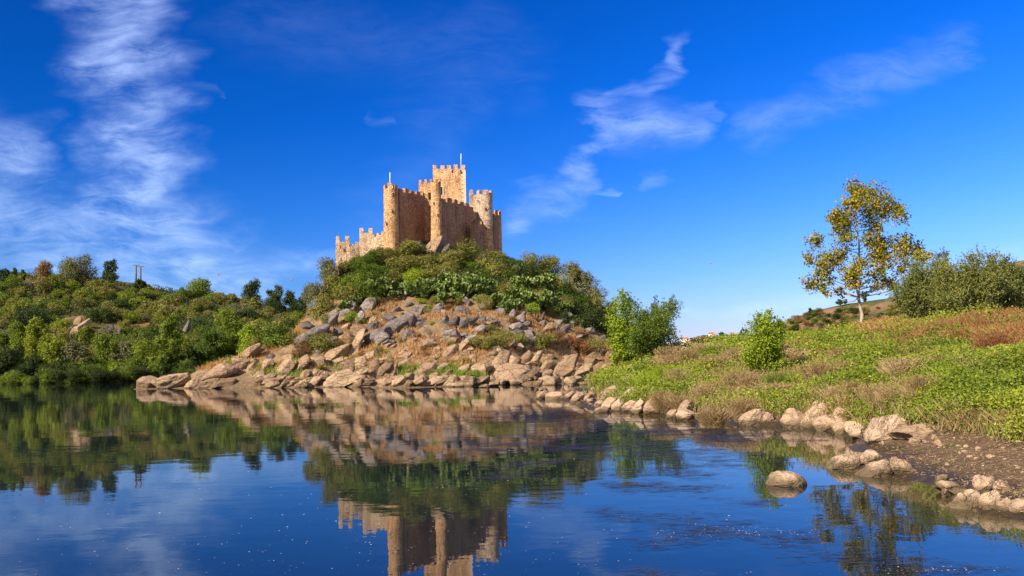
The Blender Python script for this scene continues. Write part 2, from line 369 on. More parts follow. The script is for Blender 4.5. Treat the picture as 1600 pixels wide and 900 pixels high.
def hill_h(q):
    q = np.atleast_2d(np.asarray(q, float))[:, :2]; h = _hill(q); k = np.clip(h / 4, 0, 1)
    h = np.where(q[:, 1] < 147, np.minimum(h, -.6 - (147 - q[:, 1]) * .1), h); k = np.clip(h / 4, 0, 1)
    return np.clip(h, -3, 45) + k * (fbm(q * .06, 21) * 3.0 + fbm(q * .2, 22) * 1.2)
bank_pts = []
BSH = [(930, 598), (905, 606), (880, 622), (930, 641), (1000, 646), (1060, 655), (1100, 658), (1180, 664), (1240, 668), (1300, 674), (1345, 688), (1330, 702), (1340, 728), (1400, 742), (1470, 760), (1480, 785), (1530, 800), (1600, 806), (1750, 812), (2000, 830)]
for px, py in BSH:
    p = WL(px, py); bank_pts.append(np.array((p[0], p[1], .03)))
for px, py in [(800, 640), (900, 670), (1000, 680), (1100, 700), (1200, 700), (1280, 760), (1400, 790), (1480, 830), (1600, 860), (1900, 900)]:
    p = WL(px, py); bank_pts.append(np.array((p[0], p[1], -.5)))
for px, py, D in [(960, 590, 74), (990, 600, 58), (1000, 570, 74), (1000, 556, 95), (1040, 610, 44), (1050, 570, 60), (1060, 553, 80), (1100, 625, 36), (1100, 590, 46), (1100, 556, 66), (1150, 630, 33), (1150, 590, 42), (1160, 552, 62),
                  (1200, 640, 30), (1200, 600, 36), (1220, 560, 48), (1240, 545, 62), (1260, 630, 28.5), (1280, 595, 34), (1300, 555, 44), (1310, 530, 56), (1330, 640, 25.5), (1350, 600, 30), (1370, 550, 39), (1345, 516, 57), (1380, 520, 52),
                  (1400, 668, 21), (1420, 640, 22.5), (1430, 600, 26), (1450, 555, 33), (1450, 520, 44), (1430, 512, 52), (1490, 672, 18.6), (1500, 640, 20.5), (1510, 590, 25), (1530, 540, 32), (1540, 512, 40), (1600, 684, 16.2), (1600, 640, 18.5), (1600, 585, 23), (1600, 530, 30), (1600, 505, 38),
                  (1420, 700, 19.2), (1500, 710, 16.8), (1600, 720, 14.7), (1520, 745, 14.5), (1600, 765, 13.2), (1540, 775, 13.4), (1800, 690, 14), (1800, 600, 18), (1800, 520, 28), (1800, 490, 40), (2100, 680, 12), (2100, 520, 24)]:
    bank_pts.append(P(px, py, D))
bank_pts += [np.array(q, float) for q in [(30, 90, 3.3), (45, 80, 4.4), (60, 110, 4.2), (20, 115, 2.2), (30, 140, 2), (55, 60, 5.2), (60, 140, 4), (14, 88, 1.2), (10, 100, .3), (80, 80, 6), (90, 140, 6), (40, 30, 5.6), (30, 14, 3), (14, 96, .6)]]
_bank = tps(bank_pts, .03)
def bank_h(q):
    q = np.atleast_2d(np.asarray(q, float))[:, :2]; h = _bank(q); k = np.clip((h - .3) / 1.2, 0, 1)
    return np.clip(h, -1.5, 9) + k * fbm(q * .35, 31) * .45 + fbm(q * 1.3, 33) * .07
def hit(px, py, fn, d0, d1, step=.25):
    """first point of a sheet along the sight line through a place in the photograph"""
    D = np.arange(d0, d1, step); d = _f + (px - 800) / F * RX + ((450 - py) + SHIFT) / F * UX
    pts = CAM + d[None] * (D / d[1])[:, None]
    g = np.maximum(fn(pts), -.02); i = np.argmax(pts[:, 2] <= g)
    if pts[i, 2] > g[i]: return None
    return pts[i]
def ih(px, py): return hit(px, py, isl_h, 70, 135)
def bh(px, py): return hit(px, py, bank_h, 9, 90, .1)
def hh(px, py): return hit(px, py, hill_h, 145, 300, .5)

def grid_sheet(name, xs, ys, fn, mat):
    X, Y = np.meshgrid(xs, ys); q = np.c_[X.ravel(), Y.ravel()]; v = np.c_[q, fn(q)]
    nx, ny = len(xs), len(ys); i = np.arange(nx * ny).reshape(ny, nx)
    f = np.stack([i[:-1, :-1], i[:-1, 1:], i[1:, 1:], i[1:, :-1]], -1).reshape(-1, 4)
    keep = v[f][:, :, 2].max(1) > -.6
    return struct(mesh(name, v, f[keep], mat, origin=np.zeros(3), smooth=True))

def ground_mat(name, cols, scl, mask=None, mcol=None, rough=.95, bd=.25):
    m, t = material(name); t.b.inputs['Roughness'].default_value = rough; n = t.noise(t.pos, scl, 6, .65); fine = t.noise(t.pos, 5, 5, .7)
    c = t.ramp(n, cols); c = t.mix(.6, c, t.ramp(fine, [(.3, (.55, .55, .55)), (.7, (1.3, 1.3, 1.3))]), 'MULTIPLY')
    if mask: c = mask(t, c)
    t.put(t.b.inputs['Base Color'], c); t.put(t.b.inputs['Normal'], bump(t, t.m('ADD', fine, t.noise(t.pos, 14, 3)), bd)); t.b.inputs['Roughness'].default_value = rough
    return m
def isl_mask(t, c):
    sz = t.new('ShaderNodeSeparateXYZ'); t.put(sz.inputs[0], t.pos)
    z = t.m('ADD', sz.outputs[2], t.m('MULTIPLY', t.noise(t.pos, .6, 4), 1.6))
    c = t.mix(t.rng(z, 2.6, 1.2, 0, .9), c, t.ramp(t.noise(t.pos, 3, 4), [(.35, (.12, .085, .05)), (.65, (.30, .215, .13))]))
    return c
G_ISL = ground_mat('dry_grass_earth', [(.3, (.13, .10, .065)), (.44, (.26, .18, .105)), (.54, (.40, .26, .14)), (.64, (.33, .25, .165)), (.74, (.24, .21, .19))], .5, isl_mask)
G_HILL = ground_mat('scrub_earth', [(.3, (.05, .06, .015)), (.5, (.11, .10, .035)), (.62, (.34, .18, .085))], .09)
def bank_mask(t, c):
    sz = t.new('ShaderNodeSeparateXYZ'); t.put(sz.inputs[0], t.pos)
    z = t.m('ADD', sz.outputs[2], t.m('MULTIPLY', t.noise(t.pos, 1.5, 5), .35))
    mud = t.ramp(t.noise(t.map(t.pos, (1, 2.5, 1)), 3.2, 7, .72), [(.3, (.045, .030, .020)), (.5, (.12, .078, .05)), (.62, (.19, .125, .08)), (.75, (.29, .21, .14))])
    mud = t.mix(t.rng(t.noise(t.pos, 1.1, 5), .54, .66, 0, .6), mud, (.055, .06, .02))
    wetz = t.m('ADD', sz.outputs[2], t.m('MULTIPLY', t.noise(t.pos, 3, 4), -.12)); mud = t.mix(t.rng(wetz, .16, .04, 0, .75), mud, (.022, .017, .011))
    t.put(t.b.inputs['Roughness'], t.rng(wetz, .16, .04, .95, .35))
    return t.mix(t.rng(z, 1.05, .75), c, mud)
G_BANK = ground_mat('bank_soil', [(.3, (.06, .06, .02)), (.5, (.11, .10, .035)), (.7, (.22, .15, .07))], .8, bank_mask, bd=.05)
G_DIST = ground_mat('far_slope', [(.3, (.06, .08, .02)), (.45, (.13, .125, .04)), (.52, (.28, .18, .08)), (.64, (.42, .24, .14))], .06)
G_BED = ground_mat('river_silt', [(.3, (.05, .045, .03)), (.7, (.10, .085, .055))], .1)

grid_sheet('island_ground', np.arange(-62, 40, .4), np.arange(70, 165, .4), isl_h, G_ISL)
grid_sheet('left_hillside', np.arange(-330, 80, 1.6), np.arange(140, 380, 1.6), hill_h, G_HILL)
# right bank: finer near the viewer
th = np.linspace(-.02, 1.25, 420); dd = np.exp(np.linspace(math.log(8), math.log(150), 330))
T, D_ = np.meshgrid(th, dd); q = np.c_[(T * D_).ravel(), D_.ravel()]; v = np.c_[q, bank_h(q)]
i = np.arange(len(q)).reshape(T.shape); f = np.stack([i[:-1, :-1], i[:-1, 1:], i[1:, 1:], i[1:, :-1]], -1).reshape(-1, 4)
f = f[v[f][:, :, 2].max(1) > -.4]
struct(mesh('right_riverbank', v, f, G_BANK, origin=np.zeros(3), smooth=True))
# far slopes to the right
fp = [P(1070, 545, 600), P(1110, 536, 650), P(1160, 530, 700), P(1220, 520, 700), P(1150, 540, 420), P(1180, 524, 300), P(1230, 497, 300), P(1280, 483, 300), P(1340, 475, 300), P(1400, 474, 300), P(1500, 474, 300), P(1240, 535, 170), P(1340, 510, 170), P(1450, 500, 170), P(1560, 464, 220), P(1600, 420, 230), P(1700, 385, 240), P(1900, 370, 260), P(1600, 480, 160), P(1800, 470, 160), P(2300, 420, 240), P(1000, 556, 600), P(900, 560, 650), P(1000, 562, 300), P(1100, 553, 300)]
fp += [np.array(q, float) for q in [(40, 125, 1), (80, 130, 3), (120, 130, 4), (0, 300, -1.5), (0, 600, -1.5), (250, 900, 25), (600, 900, 50), (500, 400, 60), (100, 1100, 10), (0, 1200, 5), (700, 1200, 60), (300, 250, 35)]]
_far = tps(fp, .2)
def far_h(q):
    q = np.atleast_2d(np.asarray(q, float))[:, :2]; return np.clip(_far(q), -1.2, 80) + fbm(q * .03, 41) * 3 * np.clip((q[:, 1] - 150) / 100, 0, 1)
grid_sheet('distant_slopes', np.arange(-20, 700, 5), np.arange(125, 1200, 5), far_h, G_DIST)
struct(mesh('riverbed', [(-9000, -300, -1.6), (9000, -300, -1.6), (9000, 9000, -1.6), (-9000, 9000, -1.6)], np.array([[0, 1, 2, 3]]), G_BED, origin=np.zeros(3)))

# ------------------------------------------------------------------ river
m, t = material('river_water')
w1 = t.noise(t.map(t.pos, (.9, 1.5, 1)), 1.4, 3, .5); w2 = t.noise(t.map(t.pos, (.35, .6, 1)), .5, 2, .5)
t.put(t.b.inputs['Base Color'], t.mix(t.m('MULTIPLY', t.new('ShaderNodeAttribute', attribute_name='shoal').outputs['Fac'], t.rng(t.noise(t.pos, 1.2, 4), .3, .6, .55, 1.)), (.006, .013, .018), (.075, .062, .022))); t.b.inputs['Roughness'].default_value = .015; t.b.inputs['IOR'].default_value = 1.42; t.b.inputs['Specular IOR Level'].default_value = .5
calm = t.rng(t.noise(t.map(t.pos, (.05, .12, 1)), 1., 3), .4, .62, .35, 1.)
t.put(t.b.inputs['Normal'], bump(t, t.m('MULTIPLY', t.m('ADD', t.m('MULTIPLY', w1, .5), w2), calm), .007))
WATER = m
xs = np.r_[-9000, -400, -100, np.arange(-12, 36, .5), 60, 200, 9000]; ys = np.r_[-300, 0, np.arange(5, 75, .7), 200, 9000]
X, Y = np.meshgrid(xs, ys); i = np.arange(X.size).reshape(X.shape)
wat = struct(mesh('river_water', np.c_[X.ravel(), Y.ravel(), 0 * X.ravel()], np.stack([i[:-1, :-1], i[:-1, 1:], i[1:, 1:], i[1:, :-1]], -1).reshape(-1, 4), WATER, origin=np.zeros(3)))

dep = -bank_h(np.c_[X.ravel(), Y.ravel()]); sh = np.where((X.ravel() > -12.5) & (X.ravel() < 36) & (Y.ravel() < 75) & (Y.ravel() > 4), np.clip(1 - dep / .42, 0, 1), 0)
wa = wat.data.attributes.new('shoal', 'FLOAT', 'POINT'); wa.data.foreach_set('value', sh.astype(np.float32))
# ------------------------------------------------------------------ castle
cb = P(655, 398, 124); castle = empty('castle', cb)
MPX = lambda D: D / F
def rough(v, amp, s): return v + amp * np.c_[fbm(v * 1.1, s), fbm(v * 1.1 + 40, s), fbm(v * 1.1 + 80, s) * .4]
def round_tower(name, px, D, rpx, ytop, ybot, mat, mh=7.5, nm=6, taper=1.1, part=None, flare=None):
    k = MPX(D); c = P(px, ytop, D); zt = c[2]; zb = P(px, ybot, D)[2] - 1.0; r = rpx * k; hM = mh * k; mb = MB(); n = 36
    prof = [(1.0, zt - hM), (1.0, zt - hM - .6)] + [(1 + (taper - 1) * s, zt - hM - .6 + (zb - zt + hM + .6) * s) for s in np.linspace(.12, 1, 12)]
    v = []; f = []
    for a, z in prof:
        for j in range(n):
            an = j * 2 * math.pi / n; v.append((c[0] + r * a * math.cos(an), c[1] + r * a * math.sin(an), z))
    for i in range(len(prof) - 1):
        for j in range(n): f.append(((i + 1) * n + j, (i + 1) * n + (j + 1) % n, i * n + (j + 1) % n, i * n + j))
    f.append(tuple(range(n)))
    v = np.array(v); v = rough(v, .10, int(px)); mb.add(v, f)
    ri = r * .68
    for q in range(nm):   # merlons round the rim
        a0 = (q + .2) / nm * 2 * math.pi + px; a1 = a0 + .62 / nm * 2 * math.pi; hh_ = hM * rng.uniform(.62, 1.08); an = np.linspace(a0, a1, 5); vv = []
        for z in (zt - hM - .05, zt - hM + hh_):
            for rr in (ri, r * 1.0):
                for a in an: vv.append((c[0] + rr * math.cos(a), c[1] + rr * math.sin(a), z))
        ff = []; o = lambda z, s, i: z * 10 + s * 5 + i
        for i in range(4): ff += [(o(0, 1, i), o(0, 1, i + 1), o(1, 1, i + 1), o(1, 1, i)), (o(0, 0, i + 1), o(0, 0, i), o(1, 0, i), o(1, 0, i + 1)), (o(1, 0, i), o(1, 1, i), o(1, 1, i + 1), o(1, 0, i + 1))]
        ff += [(o(0, 0, 0), o(0, 1, 0), o(1, 1, 0), o(1, 0, 0)), (o(0, 1, 4), o(0, 0, 4), o(1, 0, 4), o(1, 1, 4))]
        mb.add(np.array(vv) + rng.normal(0, .015, (20, 3)), ff)
    return mb.build(name, mat, castle, smooth=False)
def wall(name, a, b, mat, zb, th=.9, mw=.85, gap=.7, mh=.6, parent=None, step=None):
    """crenellated wall from a to b (points on top of the merlons)"""
    a, b = np.array(a), np.array(b); d = b - a; L = np.hypot(d[0], d[1]); u = np.array((d[0] / L, d[1] / L, 0)); nrm = np.array((-u[1], u[0], 0)); mb = MB()
    n = max(6, int(L / .5)); cols = []
    for i in range(n + 1):
        p = a + d * i / n; top = p[2] - mh
        for z in np.linspace(zb, top, 8):
            for s in (-1, 1): cols.append((*(p[:2] + s * nrm[:2] * th / 2), z))
    v = np.array(cols); v = rough(v, .09, int(abs(a[0] * 10))); f = []; K = 16
    for i in range(n):
        for j in range(7):
            q = i * K + j * 2
            f += [(q, q + K, q + K + 2, q + 2), (q + 1, q + 3, q + K + 3, q + K + 1)]
        q = i * K + 14; f.append((q, q + K, q + K + 1, q + 1))
    for q in (0, n * K): f.append([q + 2 * j for j in range(8)] + [q + 2 * j + 1 for j in range(7, -1, -1)])
    mb.add(v, f)
    s = .25 * gap
    while s + mw * .5 < L:
        e = min(s + mw, L); p = a + d * ((s + e) / 2 / L); h = mh * rng.uniform(.6, 1.12)
        mb.box(p + np.array((0, 0, h / 2 - mh - .03)), u * (e - s) / 2, nrm * th * .36, np.array((0, 0, h / 2 + .03)), .025); s = e + gap
    return mb.build(name, mat, parent or castle)
def block(name, px0, px1, D, depth, ytop, ybot, mat, mh=6, yaw=0, nmx=4, th=.4):
    """square tower with merlons: front face seen between px0 and px1"""
    k = MPX(D); c = P((px0 + px1) / 2, ytop, D); w = (px1 - px0) * k / 2; zt = c[2]; zb = P(px0, ybot, D)[2]; hM = mh * k; dp = depth / 2
    cy, sy = math.cos(yaw), math.sin(yaw); ux = np.array((cy, sy, 0)); uy = np.array((-sy, cy, 0)); cc = c + uy * dp; mb = MB(); Z = np.array((0, 0, 1))
    nn = 9; v = []; f = []; ring = [(i / 8 * 2 - 1, -1) for i in range(8)] + [(1, i / 8 * 2 - 1) for i in range(8)] + [(1 - i / 8 * 2, 1) for i in range(8)] + [(-1, 1 - i / 8 * 2) for i in range(8)]
    zs = np.linspace(zb, zt - hM, nn)
    for z in zs:
        for x, y in ring: v.append((*(cc + ux * w * x + uy * dp * y)[:2], z))
    n = 32
    for i in range(nn - 1):
        for j in range(n): f.append((i * n + j, i * n + (j + 1) % n, (i + 1) * n + (j + 1) % n, (i + 1) * n + j))
    f.append(tuple((nn - 1) * n + j for j in range(n))); v = rough(np.array(v), .07, int(px0)); mb.add(v, f)
    zc = zt - hM
    for (ax, bx, half, dist) in ((ux, uy, w, dp), (uy, ux, dp, w)):
        m_ = nmx if ax is ux else max(2, int(round(nmx * dp / w)))
        for s in (-1, 1):
            for q in range(m_):
                x = -half + (q + .5) * 2 * half / m_ if m_ > 1 else 0
                if q == 0: x = -half + .31 * 2 * half / m_
                if q == m_ - 1: x = half - .31 * 2 * half / m_
                h = hM * rng.uniform(.72, 1.08)
                mb.box(cc * (1, 1, 0) + ax * x + bx * s * (dist - th / 2 - (.004 if ax is ux else .012)) + Z * (zc + h / 2 - .03), ax * .29 * 2 * half / m_, bx * th / 2, Z * (h / 2 + .03), .02)
    return mb.build(name, mat, castle), (cc, ux, uy, w, dp, zt)
def opening(parent, name, px, py, wpx, hpx, D, frame=False):
    k = MPX(D); c = P(px, py, D); X_, Y_, Z_ = np.eye(3); w, h = wpx * k / 2, hpx * k / 2
    MB().box(c, X_ * w, Y_ * .05, Z_ * h).build(name, DARKHOLE, parent)
    if frame:
        mb = MB()
        for sx in (-1, 1): mb.box(c + X_ * sx * (w + .07) + Y_ * -.02, X_ * .07, Y_ * .08, Z_ * (h + .13))
        for sz in (-1, 1): mb.box(c + Z_ * sz * (h + .065) + Y_ * -.025, X_ * (w - .003), Y_ * .08, Z_ * .065)
        mb.build('window_frame', FRAME, parent)
def sub(o, parent_obj): o['_o'] = list(castle['_o']); return o
keep, kinf = block('keep', 676, 727, 133.5, 5.4, 257.5, 330, ST_KEEP, 6.5, R(4), 5); sub(keep, castle)
opening(keep, 'window', 689.6, 298.5, 4.2, 13, 133.45, True)
for px in (690, 707, 720): opening(keep, 'arrow_slit', px, 268, 1.6, 5.5, 133.55)
# pale quoins up the keep's right corner
cc, ux, uy, w_, dp_, zt_ = kinf; mb = MB(); z = P(720, 320, 133)[2]; kk = 0
while z < zt_ - 1.0:
    L = .34 if kk % 2 else .2; mb.box(cc * (1, 1, 0) + ux * (w_ - L + .05) - uy * (dp_ + .0) + np.array((0, 0, z)), ux * L, uy * .07, np.array((0, 0, .15)), .01); z += .33; kk += 1
mb.build('corner_quoins', FRAME, keep)
tur, _ = block('square_turret', 654, 676, 125.2, 2.4, 280.5, 415, ST_GOLD, 7.5, R(-4), 3); sub(tur, castle)
opening(tur, 'window', 670.8, 306, 3.4, 10, 125.1)
t1 = round_tower('round_tower', 610.5, 119, 11.4, 288.5, 393, ST_GOLD, 8, 6, 1.07); sub(t1, castle)
opening(t1, 'arrow_slit', 614, 304, 1.8, 5, 117.98)
t2 = round_tower('round_tower', 681, 121.5, 7.8, 279.5, 372, ST_GOLD, 7, 4, 1.22); sub(t2, castle)
t3 = round_tower('round_tower', 757, 131, 12.6, 297.5, 344, ST_PALE, 8, 5, 1.0); sub(t3, castle)
t3b = round_tower('tower_base', 757.5, 131, 12.3, 344, 398, ST_GOLD, .5, 1, 1.14)
blk, _ = block('tower_flank', 733, 752, 130.6, 2.2, 297, 392, ST_PALE, 7.5, R(3), 2)
t4 = round_tower('round_tower', 776.5, 136, 6.6, 329.5, 404, ST_GOLD, 8, 4, 1.14); sub(t4, castle)
wall('curtain_wall', P(620, 293.5, 119.6), P(664.5, 300.5, 126.2), ST_SHADED, P(640, 425, 122)[2], .9, .9, .62, .62)
wall('curtain_wall', P(687, 307.5, 122.3), P(736, 317.5, 130), ST_SHADED, P(700, 420, 126)[2], .9, .95, .72, .68)
wall('curtain_wall', P(737.5, 343.5, 126.5), P(753, 346, 129), ST_SHADED, P(745, 400, 127)[2], .8, .6, .5, .7)
wall('curtain_wall', P(768, 338, 132.2), P(776, 340, 136), ST_SHADED, P(772, 405, 134)[2], .8, .6, .5, .6)
zo = P(560, 430, 121)[2]
oa, _ = block('outer_turret', 524.5, 545.5, 119.9, 2.0, 369, 430, ST_OUTER, 9, R(10), 2, .45)
wall('outer_wall', P(545.5, 381, 120.25), P(562, 375, 121.0), ST_OUTER, zo, .7, .42, .42, .5)
ob, _ = block('outer_turret', 561.5, 581.5, 120.7, 2.2, 354.5, 425, ST_OUTER, 9.5, R(8), 2, .42)
wall('outer_wall', P(581.5, 368, 121.0), P(601, 359.5, 120.3), ST_OUTER, zo, .7, .42, .36, .5)
for px, py in ((533, 405), (532, 386), (590, 392)): opening(oa if px < 550 else castle, 'arrow_slit', px, py, 1.5, 4.5, 119.5 if px < 550 else 120.3)
for px, py, D in ((747, 314, 129.72), (759, 327, 129.7), (604, 350, 117.95), (613, 330, 117.95), (678, 318, 120.75), (684, 336, 120.7), (776, 352, 135.3)): opening(castle, 'arrow_slit', px, py, 1.7, 4.5, D)
for px, y0, y1, D in ((609.3, 269.5, 296, 119), (720.3, 240, 264, 134)):
    MB().tube([P(px, y1, D), P(px, y0, D)], [.055, .05], 8).build('flagpole', WHITEP, castle, smooth=True)
castle['label'] = 'golden stone castle with square keep and round towers on the island summit'; castle['category'] = 'castle'

# ------------------------------------------------------------------ boulders
def ico(sub):
    import bmesh
    bm = bmesh.new(); bmesh.ops.create_icosphere(bm, subdivisions=sub, radius=1)
    v = np.array([x.co[:] for x in bm.verts]); f = np.array([[x.index for x in q.verts] for q in bm.faces]); bm.free(); return v, f
ICO = {k: ico(k) for k in (3, 4, 5)}
def boulder_v(seed, sub=4, cuts=15, sharp=.68, nz=.055):
    r = np.random.default_rng(seed); v, f = ICO[sub]; v = v.copy()
    if cuts > 4: v = np.sign(v) * np.abs(v) ** r.uniform(.72, .95)
    else: sharp = .84
    for _ in range(cuts):
        n = r.normal(size=3); n /= np.linalg.norm(n); d = r.uniform(sharp - .18, sharp + .2)
        e = np.maximum(0, v @ n - d); v -= e[:, None] * n * .96
    ln = v / np.linalg.norm(v, axis=1)[:, None]
    v += ln * (fbm(v * 1.6 + seed, seed % 50) * nz * 2.6 + fbm(v * 5 + seed, seed % 47) * nz * 1.0)[:, None]
    return v, f
def rot_y(v, a): c, s = math.cos(a), math.sin(a); return np.c_[v[:, 0] * c - v[:, 2] * s, v[:, 1], v[:, 0] * s + v[:, 2] * c]
def rot_z(v, a): c, s = math.cos(a), math.sin(a); return np.c_[v[:, 0] * c - v[:, 1] * s, v[:, 0] * s + v[:, 1] * c, v[:, 2]]
def rock_at(x0, x1, y0, y1, tilt, kind, fn, seed, sub=4, name='boulder', Dfix=None, sink=.3, cuts=11, depth=.8):
    """boulder filling the photograph's box x0..x1, y0..y1 where its foot meets the ground"""
    px = (x0 + x1) / 2; p = fn(px, y1) if Dfix is None else P(px, y1, Dfix)
    if p is None: return None
    D = p[1]; k = D / F; w = (x1 - x0) * k; h = (y1 - y0) * k
    v, f = boulder_v(seed, sub, cuts); v = v * (1.35, 1, .62 if tilt else .85); v = rot_z(v, rng.uniform(-.4, .4)); v = rot_y(v, R(tilt))
    lo, hi = v.min(0), v.max(0); v = (v - (lo + hi) / 2) / (hi - lo)
    dep = max(w * depth, h * .6)
    v = v * (w * 1.06, dep, h * (1 + sink)) + (0, dep * .32, h * (1 - sink) / 2 + h * .02)
    return mesh(name, v + p, f, ROCK[kind], origin=p, smooth=True)
ISL = """210 246 587 607 12 t|237 266 587 603 18 t|237 296 583 607 16 t|284 318 585 606 25 t|310 369 568 594 20 t|309 338 591 607 10 t|328 366 591 607 12 t|376 406 536 561 35 t|364 376 556 563 0 t|355 394 559 570 -8 t|365 383 566 582 20 t|384 400 566 580 15 t
429 461 554 585 25 t|460 484 554 577 20 t|406 427 560 579 25 t|414 428 552 563 0 g|538 569 514 557 42 t|502 546 537 565 32 t|568 611 509 537 16 g|596 642 493 521 14 g|556 587 463 489 20 g|530 555 470 493 35 g|510 529 483 511 45 g|552 569 485 507 45 g|474 513 505 531 25 g|456 486 519 541 25 g|584 609 518 539 18 g|626 646 513 529 15 d
566 591 546 563 25 t|534 565 560 581 15 t|554 573 557 575 -10 t|574 593 557 585 70 t|588 614 566 589 25 t|603 621 566 589 60 t|503 567 577 605 14 t|547 567 591 605 35 t|560 585 589 604 15 t|586 617 587 604 15 t|610 635 586 603 18 t|484 497 577 589 15 t|494 505 579 589 25 t|500 513 580 595 35 t|468 485 577 589 20 t|478 503 588 605 25 t|458 481 593 606 12 t|434 459 593 606 18 t|412 435 595 606 10 t|393 414 590 606 18 t|396 413 574 587 20 t|512 541 555 569 12 t
624 643 450 465 25 g|617 651 487 515 20 g|638 667 499 513 15 g|628 651 514 529 20 g|695 718 494 514 35 d|710 749 495 516 28 d|732 765 506 520 12 g|684 701 492 506 25 g|650 667 477 493 30 g|673 693 473 490 20 g|640 655 476 488 12 g|723 739 463 478 -25 g|744 759 475 487 15 d|746 761 492 504 10 g|760 779 494 505 -12 g|793 809 483 497 50 g|801 822 487 503 20 g
687 717 538 561 45 t|709 737 529 551 20 t|697 717 526 539 12 t|722 749 522 541 25 g|719 735 546 557 12 t|662 675 530 540 -15 p|646 685 567 591 10 t|769 787 540 553 -20 p|732 749 553 565 10 t|760 781 552 565 15 t|736 773 567 585 18 t|758 799 547 589 45 t|785 815 555 575 18 t|772 845 567 601 6 t
638 663 589 604 18 t|662 701 587 604 16 t|692 717 586 604 25 t|716 741 587 604 15 t|738 765 587 602 12 t|764 781 594 604 8 t|704 725 597 605 5 t|690 709 577 589 20 t|748 766 600 606 0 t|796 817 590 602 12 t|776 790 592 602 20 t
813 832 547 565 40 t|825 848 548 572 50 t|851 867 553 563 10 t|843 865 562 579 18 t|863 904 553 591 38 t|895 927 567 591 40 t|915 947 540 561 25 t|910 939 559 573 10 t|937 956 567 581 22 t|847 865 577 591 15 t|862 873 584 597 70 t|871 882 590 597 5 t|881 892 589 597 5 t|890 901 589 597 5 t|899 913 588 596 5 t|911 925 584 596 18 t|925 940 584 599 20 t
789 817 503 517 18 g|815 829 501 511 10 g|841 852 487 501 40 g|841 853 500 511 10 g|863 879 499 507 8 g|883 898 500 511 18 g|873 893 506 523 20 g|863 875 509 527 60 g|801 833 515 525 10 g|879 891 522 531 10 g|819 839 525 541 25 g|839 849 528 541 20 g|812 829 540 549 8 t|832 847 540 550 8 t|838 849 468 483 70 d|848 861 473 486 30 d|887 901 539 555 -30 t|945 959 548 561 15 t
654 694 367 406 40 t|672 692 374 404 60 d|646 664 386 406 30 g|690 704 380 394 25 g|612 622 381 391 20 g|668 676 384 398 40 d|744 760 396 408 20 t|648 662 375 396 55 d"""
KM = {'t': 'tan', 'g': 'grey', 'd': 'dark', 'p': 'pink'}; CN = {'tan': 'tan', 'grey': 'grey lichened', 'dark': 'dark grey', 'pink': 'pale', 'silt': 'silt-stained pale'}
def shape_word(w, h, tilt, big, mid):
    s = 'big' if w > big else ('medium' if w > mid else 'small')
    k = 'tilted slab' if 20 <= abs(tilt) < 60 else ('upright boulder' if abs(tilt) >= 60 else ('flat slab' if w > 2.1 * h else 'rounded boulder'))
    return s, k
def isl_zone(px, py):
    if py < 412: return "at the castle's foot"
    if py > 586:
        return ("on the island's low left tip" if px < 400 else 'at the waterline below the outer castle wall' if px < 560 else 'at the waterline below the round towers' if px < 705 else 'at the waterline near the giant smooth slab' if px < 850 else "at the shaded cove's edge")
    if py > 541:
        return ("on the island's left spit" if px < 440 else 'on the lower slope under the outer wall' if px < 620 else 'beside the green grass patch above the shore' if px < 700 else 'above the giant smooth shore slab' if px < 850 else 'on the slope above the shaded cove')
    return ('on the rocky left shoulder of the island' if px < 575 else 'on the dry slope under the left tower' if px < 690 else 'on the orange slope below the keep' if px < 790 else "on the slope below the castle's right towers")
seed = 100
for row in ISL.replace('\n', '|').split('|'):
    a = row.split(); x0, x1, y0, y1, tl = map(float, a[:5]); kind = KM[a[5]]; seed += 1; castlefoot = y1 < 412
    big = (x1 - x0) > 50
    o = rock_at(x0, x1, y0, y1, tl, kind, ih, seed, 5 if big else 4, Dfix=(119.3 if castlefoot else None), cuts=13 if big else 16)
    if o is None: continue
    s, kd = shape_word(x1 - x0, y1 - y0, tl, 36, 20)
    if x0 == 772: s, kd = 'giant', 'smooth slab'
    reg(o, f'{s} {CN[kind]} {kd}', isl_zone((x0 + x1) / 2, y1), 'boulder', 'boulders on the castle island', ((x0 + x1) / 2, y1))
taken = [(sum(map(float, r.split()[:2])) / 2, float(r.split()[3])) for r in ISL.replace('\n', '|').split('|')]; nb = 0
while nb < 84:
    px = random.uniform(440, 945); py = random.choice([random.uniform(485, 545), random.uniform(500, 590), random.uniform(560, 603)]); w = random.uniform(14, 30)
    if any(abs(px - a) < w * .55 and abs(py - b_) < 7 for a, b_ in taken) or (625 < px < 700 and 520 < py < 560) or py < np.interp(px, [440, 520, 640, 900, 945], [520, 485, 480, 500, 530]): continue
    h = w * random.uniform(.35, .65); tl = random.uniform(8, 32); kind = 'tan' if py > 545 + random.gauss(0, 8) else random.choice(['grey', 'grey', 'dark', 'tan']); seed += 1
    o = rock_at(px - w / 2, px + w / 2, py - h, py, tl, kind, ih, seed, 4, cuts=16, sink=.5)
    if o is None: continue
    nb += 1; taken.append((px, py)); s, kd = shape_word(w, h, tl, 36, 20); reg(o, f'{s} {CN[kind]} {kd.replace("boulder", "ledge").replace("slab", "ledge")}', isl_zone(px, py), 'boulder', 'boulders on the castle island', (px, py))
